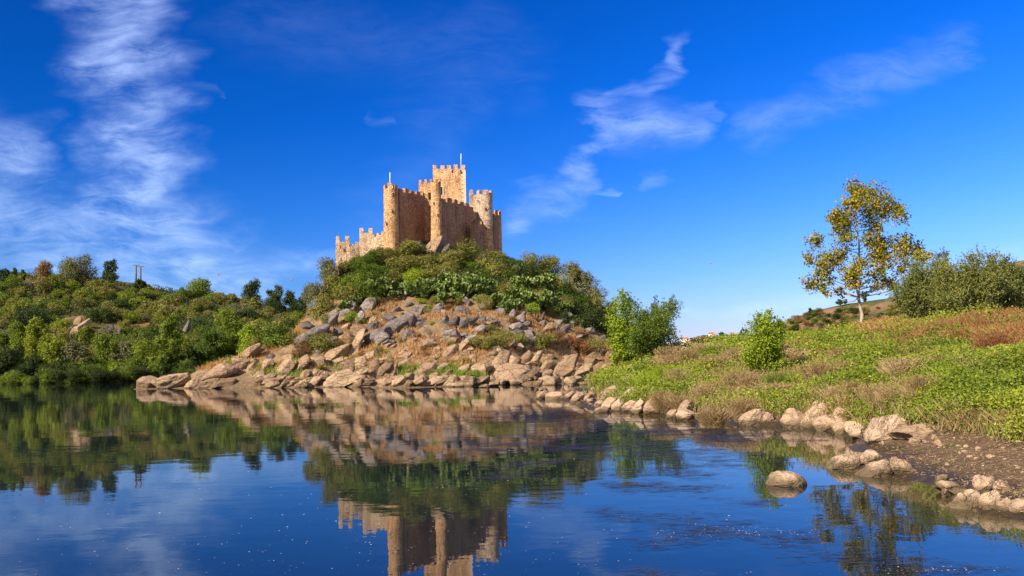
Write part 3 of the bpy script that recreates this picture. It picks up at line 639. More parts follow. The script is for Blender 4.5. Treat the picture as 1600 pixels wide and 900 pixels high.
BNK = """837 857 610 624 20 p|853 883 612 625 5 p|881 898 611 623 10 p|890 913 613 629 25 p|912 931 613 626 15 p|934 968 603 623 35 p|929 943 625 636 10 p|938 964 621 640 25 p|956 975 623 641 15 p|929 953 636 646 3 s|973 1000 605 623 20 p|973 996 626 642 15 p|986 1011 623 647 30 p|1007 1035 621 647 10 p|994 1022 616 629 12 p|1041 1060 640 653 10 p|1059 1082 625 648 10 p|1058 1091 640 657 5 s|1041 1054 626 636 5 p|1051 1064 624 636 8 p|1033 1047 634 645 10 s|921 941 601 613 22 p|969 987 585 605 45 p|979 989 569 585 60 p
1157 1201 640 666 12 p|1151 1171 631 644 5 p|1170 1193 629 645 8 p|1193 1211 644 660 -12 p|1224 1261 639 669 10 s|1256 1297 630 663 18 p|1271 1291 626 642 5 p|1302 1348 637 665 8 p|1274 1309 649 672 12 s|1295 1321 605 628 0 p|1305 1328 659 678 0 p|1326 1366 659 684 -8 s|1361 1426 649 684 12 p|1403 1483 663 681 4 p|1467 1492 649 665 -5 p|1422 1441 683 696 12 p|1457 1476 679 698 -40 p|1298 1345 712 735 8 s|1346 1375 704 725 8 s|1346 1402 721 747 6 s|1395 1429 716 741 -5 s|1204 1263 738 761 0 s|1461 1483 742 756 5 s|1508 1537 766 790 0 s|1473 1491 764 780 0 s|1526 1561 743 771 8 s|1559 1585 751 768 -8 s|1580 1612 782 801 5 s|1563 1584 779 798 0 s|1145 1159 604 621 20 p|1223 1243 613 639 40 p|1470 1510 752 772 -12 m|1490 1534 772 798 10 m|1535 1566 768 796 8 m|1110 1124 645 654 0 s|1094 1110 640 650 10 s|1128 1142 622 634 10 p"""
KM.update(p='pink', s='silt', m='silt')
def bank_zone(px, py):
    if px < 1100: return ('on the stony spit at the cove mouth' if px < 930 and py > 608 else 'in the stone pile below the leafy saplings' if py > 600 else 'half buried under the saplings')
    if py > 700: return ('in the shallows before the mud flat' if px < 1440 else "on the mud flat's wet edge")
    if py < 640: return 'half buried in the green bank'
    return ('at the water below the bright bush' if px < 1215 else 'in the outcrop under the plane tree' if px < 1380 else 'where the green bank meets the mud')
for row in BNK.replace('\n', '|').split('|'):
    a = row.split(); x0, x1, y0, y1, tl = map(float, a[:5]); kind = KM[a[5]]; seed += 1
    o = rock_at(x0, x1, y0, y1, tl, kind, bh, seed, 5 if x1 - x0 > 30 else 4, cuts=(4 if x0 == 1204 else 9), sink=(1. if x0 == 1204 else .9 if x1 - x0 > 3 * (y1 - y0) else .4))
    if o is None: continue
    s, kd = shape_word(x1 - x0, y1 - y0, tl, 38, 24)
    reg(o, f'{s} {CN[kind]} {kd}', bank_zone((x0 + x1) / 2, y1), 'boulder', 'stones along the right bank', ((x0 + x1) / 2, y1))
# pale cliffs in the far hillside
for x0, x1, y0, y1, tl, kind in [(106, 130, 504, 527, 28, 'tan'), (122, 140, 497, 517, 35, 'pink'), (97, 112, 509, 527, 20, 'tan'), (128, 146, 510, 528, -15, 'tan'), (115, 127, 494, 507, 15, 'tan'), (284, 297, 500, 522, 60, 'grey'), (306, 314, 512, 522, 20, 'grey'), (160, 176, 505, 520, 30, 'dark'), (384, 396, 522, 536, 30, 'grey'), (176, 190, 512, 524, 20, 'dark')]:
    seed += 1; o = rock_at(x0, x1, y0, y1, tl, kind, hh, seed, 4, 'cliff_rock', sink=.5, cuts=14, depth=.6)
    if o: reg(o, f'{CN[kind]} weathered rock face', 'among scrub on the left hillside', 'rock', 'rock faces on the left hillside', ((x0 + x1) / 2, y1))
# smaller loose stones: copies of a few
protos = []
for k in range(8):
    v, f = boulder_v(900 + k, 3, 10); lo, hi = v.min(0), v.max(0); v = (v - (lo + hi) / 2) / (hi - lo) * (1.25, 1, .75)
    protos.append((v, f))
PM = {}
def stone(p, size, kind, tilt=0):
    k = (random.randrange(8), kind)
    if k not in PM:
        o = mesh('stone', *protos[k[0]], ROCK[kind], origin=np.zeros(3), smooth=True); PM[k] = o
    else:
        o = PM[k].copy(); COL.objects.link(o)
    o.location = p + np.array((0, 0, size * .16)); o.rotation_euler = (random.uniform(-.3, .3), random.uniform(-.5, .1), random.uniform(0, 6.28)); o.scale = [size * random.uniform(.8, 1.3), size, size * random.uniform(.7, 1.2)]
    return o
ns = 0
while ns < 270:
    px = random.uniform(390, 950); lo = random.random()
    py = random.uniform(590, 604) if lo < .35 else (random.uniform(545, 595) if lo < .68 else random.uniform(470, 545))
    if lo > .68 and px < 470: continue
    p = ih(px, py)
    if p is None or p[2] < -.3: continue
    kind = 'tan' if py > 540 else random.choice(['grey', 'grey', 'dark'])
    wpx = random.uniform(5, 10) + (random.random() ** 3) * 13; o = stone(p, wpx * p[1] / F, kind); ns += 1
    reg(o, f"{'tiny' if wpx < 8 else 'little'} {CN[kind]} loose stone", isl_zone(px, py), 'stone', 'loose stones on the castle island', (px, py))
ns = 0
while ns < 70:
    r = random.random()
    if r < .5: px = random.uniform(840, 1110); py = np.interp(px, [840, 930, 1000, 1110], [620, 638, 644, 655]) - abs(random.gauss(0, 9))
    elif r < .75: px = random.uniform(1110, 1380); py = np.interp(px, [1110, 1240, 1380], [657, 667, 688]) - random.uniform(-1, 14)
    else: px = random.uniform(1380, 1610); py = random.uniform(685, 795)
    p = bh(px, py)
    if p is None: continue
    wpx = random.uniform(4, 12); kind = 'pink' if r < .6 else 'silt'; o = stone(p, wpx * p[1] / F, kind); ns += 1
    reg(o, f"{'tiny' if wpx < 7.5 else 'little'} {CN[kind]} loose stone", bank_zone(px, py), 'stone', 'loose stones along the right bank', (px, py))

# ------------------------------------------------------------------ foliage
def leaves(C, N, size, aspect=.55, rs=None, droop=0):
    """one folded leaf face per point"""
    r = rs or rng; n = len(C); N = N / (np.linalg.norm(N, axis=1)[:, None] + 1e-9)
    a = r.normal(size=(n, 3)); a[:, 2] -= droop; T = a - (a * N).sum(1)[:, None] * N; T /= np.linalg.norm(T, axis=1)[:, None] + 1e-9; B = np.cross(N, T)
    s = (size * r.uniform(.65, 1.35, n))[:, None] if np.isscalar(size) else size[:, None]
    v = np.stack([C - T * s * .5, C + B * s * aspect * .5 + N * s * .08, C + T * s * .5, C - B * s * aspect * .5 + N * s * .08], 1).reshape(-1, 3)
    return v, np.arange(4 * n).reshape(n, 4), np.clip(r.normal(.5, .23, n), 0, 1)
def crown_pts(lobes, n, rs, shell=.55, up=.35):
    """lobes (x,y,z,rx,ry,rz): points in their outer shells; twig clusters make it uneven"""
    L = np.array(lobes, float); vol = (L[:, 3] * L[:, 4] * L[:, 5]) ** .67; k = rs.choice(len(L), n // 9 + 1, p=vol / vol.sum())
    d = rs.normal(size=(len(k), 3)); d /= np.linalg.norm(d, axis=1)[:, None]; rad = shell + (1.08 - shell) * rs.random(len(k)) ** .7
    c = L[k, :3] + d * rad[:, None] * L[k, 3:6]
    sp = L[k, 3:6].mean(1) * .17
    C = np.repeat(c, 9, 0)[:n] + rs.normal(size=(n, 3)) * np.repeat(sp, 9)[:n, None]
    Nn = np.repeat(d, 9, 0)[:n] * .8 + rs.normal(size=(n, 3)) * .65; Nn[:, 2] += up
    return C, Nn
def lobes_shrub(rs, w=1.0, h=1.0, n=8):
    L = []
    for _ in range(n):
        a = rs.uniform(0, 6.28); r = rs.uniform(0, .34) * w; z = rs.uniform(.2, .78) * h * (1 - (r / w) ** 1.5); q = rs.uniform(.17, .30)
        L.append((r * math.cos(a) * 1.1, r * math.sin(a) * 1.1, z, q * w, q * w, q * h * .9))
    return L
SHR = {}
def shrub_proto(kind, var, n=2600, ls=.058):
    """unit shrub: about 1 wide and 1 high, made once per kind and shared"""
    key = (kind, var)
    if key not in SHR:
        rs = np.random.default_rng(hash(kind) % 999 * 0 + sum(map(ord, kind)) * 7 + var); L = lobes_shrub(rs, 1, 1, rs.integers(6, 11)); C, N = crown_pts(L, n, rs); C[:, 2] = np.maximum(C[:, 2], rs.uniform(.0, .12, len(C)))
        v, f, a = leaves(C, N, ls, .6, rs); SHR[key] = mesh('shrub', v, f, LEAF[kind], origin=np.zeros(3), attr=a); SHR[key]['fresh'] = 1
    o = SHR[key]
    if 'fresh' in o: del o['fresh']; return o
    c = o.copy(); COL.objects.link(c)
    for k in list(c.keys()): del c[k]
    return c
def shrub(p, w, h, kind, var, name='shrub', fine=False):
    o = shrub_proto(kind, var + (50 if fine else 0), 4200 if fine else 2600, .045 if fine else .058); o.name = name
    o.location = p; o.scale = (w, w, h); o.rotation_euler = (0, 0, random.uniform(0, 6.28)); return o
KCOL = {'olive': 'olive green', 'green': 'mid green', 'dark': 'dark green', 'bright': 'bright green', 'grey': 'grey-green', 'willow': 'yellow-green', 'dry': 'dry brown', 'rust': 'rusty brown', 'tamarisk': 'blue-green'}
def shr_px(cx, cy, w, h, kind, fn, grp, zone, cat='shrub', fine=True, Dfix=None, name='shrub'):
    foot = cy + h * .5; p = fn(cx, foot) if Dfix is None else P(cx, foot, Dfix)
    if p is None: return None
    k = p[1] / F; o = shrub(p - np.array((0, 0, h * k * .08)), w * k * 1.32, h * k * 1.25, kind, random.randrange(5), name, fine)
    s = 'large' if w > 34 else ('medium' if w > 20 else 'small')
    reg(o, f'{s} {KCOL[kind]} rounded shrub', zone, cat, grp, (cx, cy)); return o
def shz(px, py):
    if py < 425 and px < 800: return "at the castle walls' foot"
    if px < 560: return "on the island's left flank" if py < 500 else 'among the left shore rocks'
    if py > 500: return 'on the lower rocky slope'
    return ('in the thicket below the round towers' if px < 690 else 'in the thicket below the keep' if px < 800 else 'on the thicketed right flank')
IS_SH = [(642, 392, 50, 36, 'olive', 117.3), (612, 400, 34, 24, 'olive', 116.6), (727, 391, 50, 38, 'olive', 119), (766, 404, 34, 26, 'olive', 124), (589, 404, 34, 26, 'green', 116.5), (560, 411, 34, 24, 'green', 117), (540, 420, 30, 24, 'olive', 117.5), (513, 421, 38, 36, 'grey', 116), (520, 446, 40, 36, 'olive', 114), (497, 455, 34, 42, 'grey', 114), (533, 447, 34, 34, 'green', 112), (498, 483, 32, 42, 'olive', 110), (512, 500, 26, 22, 'olive', 0), (607, 394, 18, 16, 'olive', 117),
         (670, 410, 36, 24, 'olive', 116), (700, 408, 40, 28, 'olive', 117), (640, 414, 48, 34, 'olive', 114), (590, 425, 44, 34, 'green', 113), (565, 435, 40, 32, 'green', 112), (610, 432, 36, 30, 'olive', 112), (648, 432, 34, 28, 'bright', 111.5), (680, 430, 40, 34, 'olive', 113), (760, 420, 40, 34, 'olive', 119), (772, 428, 38, 34, 'olive', 117), (735, 425, 34, 30, 'green', 117), (705, 428, 34, 30, 'olive', 114),
         (828, 404, 26, 26, 'olive', 127), (855, 408, 28, 30, 'olive', 127), (845, 418, 50, 30, 'olive', 124), (816, 433, 48, 40, 'dark', 119), (880, 447, 32, 32, 'olive', 119), (915, 446, 38, 40, 'grey', 124), (930, 460, 30, 36, 'grey', 123), (906, 468, 30, 28, 'green', 118), (938, 482, 30, 36, 'olive', 120), (928, 503, 46, 34, 'dark', 114), (800, 412, 20, 18, 'dark', 128), (790, 405, 14, 14, 'dark', 129), (860, 440, 34, 36, 'dark', 121), (870, 470, 34, 30, 'dark', 116), (895, 490, 36, 34, 'dark', 114), (945, 505, 30, 36, 'olive', 118), (955, 480, 20, 26, 'olive', 124), (890, 425, 30, 30, 'olive', 124), (905, 435, 26, 30, 'grey', 125),
         (787, 457, 32, 32, 'olive', 110.5), (740, 450, 30, 28, 'dark', 112), (700, 455, 30, 24, 'dark', 110.5), (660, 452, 30, 24, 'dark', 109.5), (680, 470, 18, 14, 'olive', 0), (717, 470, 24, 16, 'olive', 0), (757, 472, 24, 20, 'olive', 0), (833, 484, 22, 18, 'bright', 0), (669, 482, 14, 12, 'bright', 0), (755, 532, 34, 24, 'olive', 0), (787, 530, 38, 28, 'olive', 0), (815, 533, 28, 24, 'olive', 0), (848, 533, 36, 26, 'olive', 0), (872, 528, 24, 22, 'dry', 0), (900, 537, 34, 28, 'rust', 0), (935, 542, 36, 26, 'olive', 0), (915, 522, 22, 20, 'dry', 0), (765, 515, 20, 14, 'olive', 0), (549, 494, 18, 20, 'bright', 0), (562, 500, 12, 12, 'bright', 0), (512, 532, 46, 32, 'olive', 0), (482, 542, 34, 26, 'dry', 0), (430, 527, 62, 40, 'green', 101), (458, 530, 36, 30, 'olive', 100), (405, 535, 36, 26, 'olive', 103), (530, 540, 18, 20, 'dry', 0), (600, 455, 26, 16, 'bright', 0), (585, 470, 22, 14, 'olive', 0), (625, 447, 26, 18, 'olive', 0), (700, 480, 14, 10, 'dry', 0), (800, 500, 16, 12, 'dry', 0), (705, 537, 14, 10, 'olive', 0), (592, 527, 14, 12, 'dry', 0), (588, 545, 16, 12, 'olive', 0), (660, 470, 14, 10, 'bright', 0), (820, 458, 34, 28, 'green', 112), (845, 465, 30, 24, 'olive', 112), (770, 462, 20, 16, 'olive', 0), (575, 452, 36, 30, 'green', 110), (545, 462, 34, 34, 'olive', 110), (480, 460, 18, 30, 'grey', 118)]
for cx, cy, w, h, kind, D in IS_SH:
    shr_px(cx, cy, w, h, kind, ih, 'shrubs on the castle island', shz(cx, cy), Dfix=(D or None))
ns = 0
while ns < 45:
    px = random.uniform(575, 945); top = np.interp(px, [575, 640, 780, 850, 945], [425, 415, 420, 430, 500]); bot = np.interp(px, [575, 640, 700, 780, 850, 900, 945], [462, 458, 468, 478, 492, 515, 530])
    py = random.uniform(top, bot); p = ih(px, py)
    if p is None: continue
    w = random.uniform(18, 36); k = p[1] / F; kind = random.choice(['olive', 'olive', 'dark', 'green', 'dark', 'olive', 'bright'] if px < 850 else ['olive', 'dark', 'dark', 'grey', 'olive'])
    o = shrub(p - np.array((0, 0, .1)), w * k, w * k * random.uniform(.7, .95), kind, random.randrange(5), 'shrub', True); ns += 1
    reg(o, f"{'medium' if w > 20 else 'small'} {KCOL[kind]} thicket shrub", shz(px, py - w * .4), 'shrub', 'shrubs on the castle island', (px, py))
q = np.c_[rng.uniform(-30, 22, 60000), rng.uniform(104, 132, 60000)]; z = isl_h(q); c = np.c_[q, z]; d = c - CAM; zz = d @ _f; ppx = 800 + F * (d @ RX) / zz; ppy = 450 + SHIFT - F * (d @ UX) / zz
lim = np.interp(ppx, [480, 520, 575, 640, 700, 780, 850, 890, 945, 990], [480, 470, 458, 455, 464, 474, 486, 505, 528, 540]) + 9 * fbm(q * .5, 81); ok = (z > 4) & (ppy < lim); C = np.repeat(c[ok], 3, 0); C = C + np.c_[rng.normal(size=(len(C), 2)) * .25, rng.uniform(.0, 1.0, len(C))]
v, f, a = leaves(C, rng.normal(size=C.shape) * .7 + (0, -.3, .8), .24, .65); struct(mesh('thicket_undergrowth', v, f, LEAF['dark'], attr=a), 'stuff')  # dark leaf colour stands in for shade between the shrubs
ns = 0
while ns < 42:
    px = random.uniform(455, 930); py = random.uniform(480, 585); p = ih(px, py)
    if p is None or p[2] < 1.2: continue
    w = random.uniform(8, 18); kind = random.choice(['olive', 'dry', 'dry', 'olive', 'bright', 'grey']); ns += 1
    o = shrub(p - np.array((0, 0, .05)), w * p[1] / F, w * p[1] / F * random.uniform(.5, .8), kind, random.randrange(5), 'shrub')
    reg(o, f"{'little' if w > 12 else 'tiny'} {KCOL[kind]} tuft", isl_zone(px, py), 'shrub', 'low tufts on the island slope', (px, py))
# prickly pears: chains of flat pads
def pear_mesh(seed):
    rs = np.random.default_rng(seed); V = []; Fc = []; A = []; n = 0
    ang = np.arange(9) * 2 * math.pi / 9; prof = np.c_[np.cos(ang) * .5, np.sin(ang) * .62]
    def pad(b, d, s, lvl):
        nonlocal n
        d = d / np.linalg.norm(d); side = np.cross(d, rs.normal(size=3)); side /= np.linalg.norm(side); nr = np.cross(side, d); c = b + d * s * .6
        ring = c + prof[:, :1] * side * s + prof[:, 1:] * d * s; v = np.r_[ring, [c + nr * s * .09], [c - nr * s * .09]]
        V.append(v); val = np.clip(rs.normal(.5, .25), 0, 1)
        for i in range(9): Fc.append((n + i, n + (i + 1) % 9, n + 9)); Fc.append((n + (i + 1) % 9, n + i, n + 10)); A.extend((val, val))
        n += 11
        if lvl < 4:
            for _ in range(rs.integers(1, 4) if lvl else 3):
                a = rs.uniform(-1, 1); pad(c + side * s * .4 * a + d * s * .52 * (1 - .4 * abs(a)), d + side * a * .9 + nr * rs.uniform(-.6, .6) + np.array((0, 0, .25)), s * rs.uniform(.78, 1.0), lvl + 1)
    for _ in range(9): pad(np.array((rs.uniform(-.22, .22), rs.uniform(-.22, .22), -.02)), np.array((rs.normal(0, .5), rs.normal(0, .5), 1)), .17, 0)
    v = np.concatenate(V); v *= 1 / max(np.ptp(v[:, 0]), 1e-3); return v, np.array(Fc), A
PE = [pear_mesh(60 + k) for k in range(5)]; PEO = {}
for px, py, w in [(575, 452, 30), (555, 468, 26), (546, 478, 22), (610, 446, 30), (628, 440, 28), (600, 438, 28), (655, 448, 32), (668, 455, 28), (640, 450, 26), (690, 450, 34), (708, 446, 32), (722, 452, 34), (738, 446, 32), (715, 464, 24), (752, 452, 32), (765, 446, 28), (778, 468, 28), (805, 460, 30), (822, 468, 32), (838, 474, 30), (850, 466, 30), (862, 474, 30), (843, 444, 30), (855, 434, 26), (700, 434, 26), (730, 436, 26), (880, 478, 26), (620, 460, 18), (790, 480, 22), (806, 476, 24), (828, 486, 18), (590, 446, 24), (676, 442, 28), (870, 460, 24), (810, 444, 30), (750, 466, 24), (692, 466, 22)]:
    p = ih(px, py + w * .35)
    if p is None: continue
    k = random.randrange(5)
    if k not in PEO: o = mesh('prickly_pear', *PE[k][:2], LEAF['pear'], origin=np.zeros(3), attr=PE[k][2]); PEO[k] = o
    else:
        o = PEO[k].copy(); COL.objects.link(o)
        for kk in list(o.keys()): del o[kk]
    s = w * p[1] / F * 1.15; o.location = p + np.array((0, -1.1, 0)); o.scale = (s, s, s * .95); o.rotation_euler = (0, 0, random.uniform(0, 6.28))
    reg(o, ('large' if w > 28 else 'small') + ' pale-padded prickly pear', shz(px, py + 12), 'cactus', 'prickly pears on the island slope', (px, py))

# trees with a trunk and a crown
def limb(mb, a, b, r0, r1, rs, sag=.08, n=5):
    a, b = np.asarray(a, float), np.asarray(b, float); L = np.linalg.norm(b - a); pts = []
    off = rs.normal(size=3) * L * sag
    for i in range(n): s = i / (n - 1); pts.append(a + (b - a) * s + off * math.sin(math.pi * s) + np.array((0, 0, -L * .08 * math.sin(math.pi * s))))
    mb.tube(pts, np.linspace(r0, r1, n), 6)
def tree(name, base, lobes, nleaf, ls, kind, trunk_r, seed, forks=.3, aspect=.6, shell=.3, barkm=None, weep=0, up=.35):
    """lobes given relative to the base"""
    rs = np.random.default_rng(seed); e = empty(name, base); base = np.asarray(base, float); L = np.array(lobes, float); top = L[np.argmax(L[:, 2])]; mb = MB()
    H = top[2]; pts = [np.array((top[0] * s ** 1.5 + rs.normal(0, .012) * H, top[1] * s + rs.normal(0, .012) * H, H * s * .97 - .3 * (s == 0))) for s in np.linspace(0, 1, 9)]
    mb.tube(np.array(pts) + base, trunk_r * (1 - .9 * np.linspace(0, 1, 9) ** .9) + .01, 9)
    for l in L:
        zz = np.clip(l[2] - .35 * np.hypot(l[0], l[1]) - rs.uniform(0, .12) * H, H * forks, H * .93); s = zz / (H * .97); a = np.array([np.interp(s, np.linspace(0, 1, 9), [p[c] for p in pts]) for c in range(3)])
        limb(mb, base + a, base + l[:3], trunk_r * .42 * (1 - .7 * s), trunk_r * .08, rs)
        for _ in range(3): limb(mb, base + l[:3] * .75 + a * .25, base + l[:3] + rs.normal(size=3) * l[3:6] * .55, trunk_r * .12, trunk_r * .04, rs, .1, 4)
    tr = mb.build('trunk', barkm or BARK, e, smooth=True)
    C, N = crown_pts(L, nleaf, rs, shell, up)
    if weep:   # hanging shoots
        nn = int(nleaf * .6); drop = rs.random(nn) ** 1.2 * weep; top_i = rs.integers(0, nleaf, nn // 14 + 1).repeat(14)[:nn]
        C2 = C[top_i] + rs.normal(size=(nn, 3)) * .12; C2[:, 2] -= drop; C2[:, 2] = np.maximum(C2[:, 2], .2); N2 = rs.normal(size=(nn, 3)); N2[:, 2] *= .3
        C = np.r_[C, C2]; N = np.r_[N, N2]
    v, f, a = leaves(C, N, ls, aspect, rs, droop=1.5 if weep else 0)
    mesh('crown', v + base, f, LEAF[kind], e, attr=a); return e
def px_lobes(base, D, lst, rs, sx=0, sy=0, scl=1.0, depth=.8, ell=1.0):
    """lobes from circles read off the photograph"""
    out = []
    for x, y, r in lst:
        p = P(sx + x / scl, sy + y / scl, D) - base; rr = r / scl * D / F; out.append((p[0], p[1] + rs.uniform(-1, 1) * depth, p[2], rr, rr, rr * ell))
    return out
rs = np.random.default_rng(5)
b = P(1344.5, 517, 57); hp = bank_h(b)[0]; b[2] = hp - .1
pl = px_lobes(b, 57, [(500, 60, 50), (555, 85, 45), (480, 130, 60), (550, 160, 80), (410, 190, 55), (640, 190, 55), (690, 190, 40), (665, 255, 45), (320, 250, 45), (300, 350, 50), (400, 260, 60), (390, 350, 60), (560, 250, 75), (460, 240, 60), (640, 290, 35), (650, 375, 60), (720, 370, 50), (785, 395, 45), (835, 430, 40), (790, 470, 50), (620, 430, 60), (700, 440, 60), (250, 450, 35), (245, 495, 30), (330, 470, 60), (420, 440, 60), (470, 500, 55), (260, 590, 45), (330, 545, 55), (400, 570, 55), (480, 580, 50), (560, 500, 60), (600, 560, 55), (650, 600, 40), (700, 530, 35), (310, 655, 22), (420, 640, 30), (570, 620, 35), (520, 380, 45), (745, 520, 30), (290, 620, 30), (560, 655, 22), (690, 625, 18)], rs, 1200, 270, 3.4625, 1.6)
pl = [(x, y, z, a * 1.12, b_ * 1.12, c * 1.12) for x, y, z, a, b_, c in pl]
plane = tree('plane_tree', b, pl, 18500, .145, 'plane', .12, 11, .24, .85, .15, PALEBARK)
reg(plane, 'tall autumn plane tree with pale trunk and orange leaves', 'alone on the right bank', 'tree', None, (1344, 400))

def leafy(name, cx, cy, w, h, D, kind, desc, zone, grp=None, n=2600, ls=None, fn=None, seed=1, nl=12, trunk=.05, weep=0, tall=1.0, fine=1.0, base_z=None, cat='tree', shell=.35, rag=0):
    """tree or bush filling the photograph's box centred cx, cy"""
    rs = np.random.default_rng(seed); k = D / F; foot = P(cx, cy + h / 2, D)
    if base_z is not None: foot[2] = base_z(foot)[0] - .15
    top = P(cx, cy - h / 2, D)[2]; H = top - foot[2]; Wd = w * k; hc = h * k; z0 = H - hc; L = []
    for i in range(nl):
        s = (i + .5) / nl; z = z0 + hc * (.1 + .8 * s); env = math.sin(math.pi * (.12 + .80 * s ** tall)) ** .7; a = rs.uniform(0, 6.28); rr = rs.uniform(.05, .42) * Wd * env; q = rs.uniform(.17, .27) * Wd * (.6 + .4 * env)
        L.append((rr * math.cos(a), rr * math.sin(a), min(z, H - q * .8), q, q, min(q, hc * .22)))
    for _ in range(rag):
        a = rs.uniform(0, 6.28); rr = rs.uniform(0, .4) * Wd; q = rs.uniform(.05, .09) * Wd; L.append((rr * math.cos(a), rr * math.sin(a), H * rs.uniform(.82, 1.05) - .4 * rr, q, q, q * 1.8))
    e = tree(name, foot, L, int(n * fine), ls or max(.055, .0019 * D), kind, max(.06, trunk * H * .5), seed, max(.1, z0 / H * .9 if z0 > 0 else .12), .6, shell, None, weep)
    reg(e, desc, zone, cat, grp, (cx, cy)); return e
# saplings at the bank's inner end
leafy('sapling', 980, 515, 76, 116, 72, 'bright', 'tall feathery bright green poplar sapling', 'beside the island cove', n=10500, seed=21, nl=20, rag=7, base_z=bank_h, ls=.16)
leafy('sapling', 1040, 512, 74, 88, 74, 'green', 'broad green poplar sapling with rounded top', 'beside the island cove', n=8000, seed=22, nl=16, rag=7, base_z=bank_h, ls=.16)
leafy('sapling', 1012, 526, 82, 84, 70, 'green', 'shorter mid green sapling', 'between the two tall saplings', n=10500, seed=23, nl=14, rag=7, base_z=bank_h, ls=.15)
leafy('sapling', 966, 540, 42, 66, 71, 'bright', 'low leafy bright sapling', "at the left foot of the tall feathery sapling", n=3000, seed=24, nl=12, rag=7, base_z=bank_h, ls=.14)
leafy('young_tree', 1199, 537, 92, 98, 38, 'bright', 'bright yellow-green young bush', 'on the grassy bank left of the plane tree', n=9500, seed=25, nl=24, rag=7, base_z=bank_h, ls=.105, trunk=.03, shell=.15)
# feathery tamarisks
def tamarisk(cx, cy, w, h, D, seed, desc, zone):
    rs = np.random.default_rng(seed); k = D / F; foot = P(cx, cy + h / 2, D); foot[2] = bank_h(foot)[0] - .1; H = P(cx, cy - h / 2, D)[2] - foot[2]; e = empty('tamarisk', foot); mb = MB(); C = []; N = []
    for i in range(52):
        a = rs.uniform(0, 6.28); r = math.sqrt(rs.random()) * w * k * .5; z = H * (1 - .5 * (r / (w * k * .5)) ** 2) * rs.uniform(.58, 1.06); tip = foot + np.array((r * math.cos(a), r * math.sin(a), z)); st = foot + np.array((rs.normal(0, .15), rs.normal(0, .15), 0))
        limb(mb, st, tip, .05, .008, rs, .06, 6)
        for s in rs.uniform(.2, 1.0, 85):   # plumes along each branch
            c = st + (tip - st) * s; d = (tip - st) / np.linalg.norm(tip - st) * .7 + rs.normal(size=3) * .55; d /= np.linalg.norm(d); ll = rs.uniform(.35, .8) * (w * k / 3.4)
            for u in np.linspace(.1, 1, 7): C.append(c + d * ll * u + rs.normal(size=3) * .03); N.append(rs.normal(size=3) + np.cross(d, rs.normal(size=3)) * 1.5)
    mb.build('trunk', BARK, e, smooth=True); v, f, a = leaves(np.array(C), np.array(N), .16, .34, rs); mesh('crown', v, f, LEAF['tamarisk'], e, attr=a)
    reg(e, desc, zone, 'shrub', 'tamarisks on the right bank', (cx, cy))
tamarisk(1520, 448, 112, 128, 47, 31, 'tallest bushy blue-green tamarisk', 'behind the rusty weeds on the bank')
tamarisk(1446, 452, 96, 112, 50, 32, 'spreading blue-green tamarisk', 'just right of the plane tree')
tamarisk(1572, 455, 76, 104, 49, 33, 'smaller blue-green tamarisk', "at the photo's right edge")
tamarisk(1480, 440, 50, 100, 52, 34, 'narrow yellow-tipped tamarisk', 'between the two broad tamarisks')

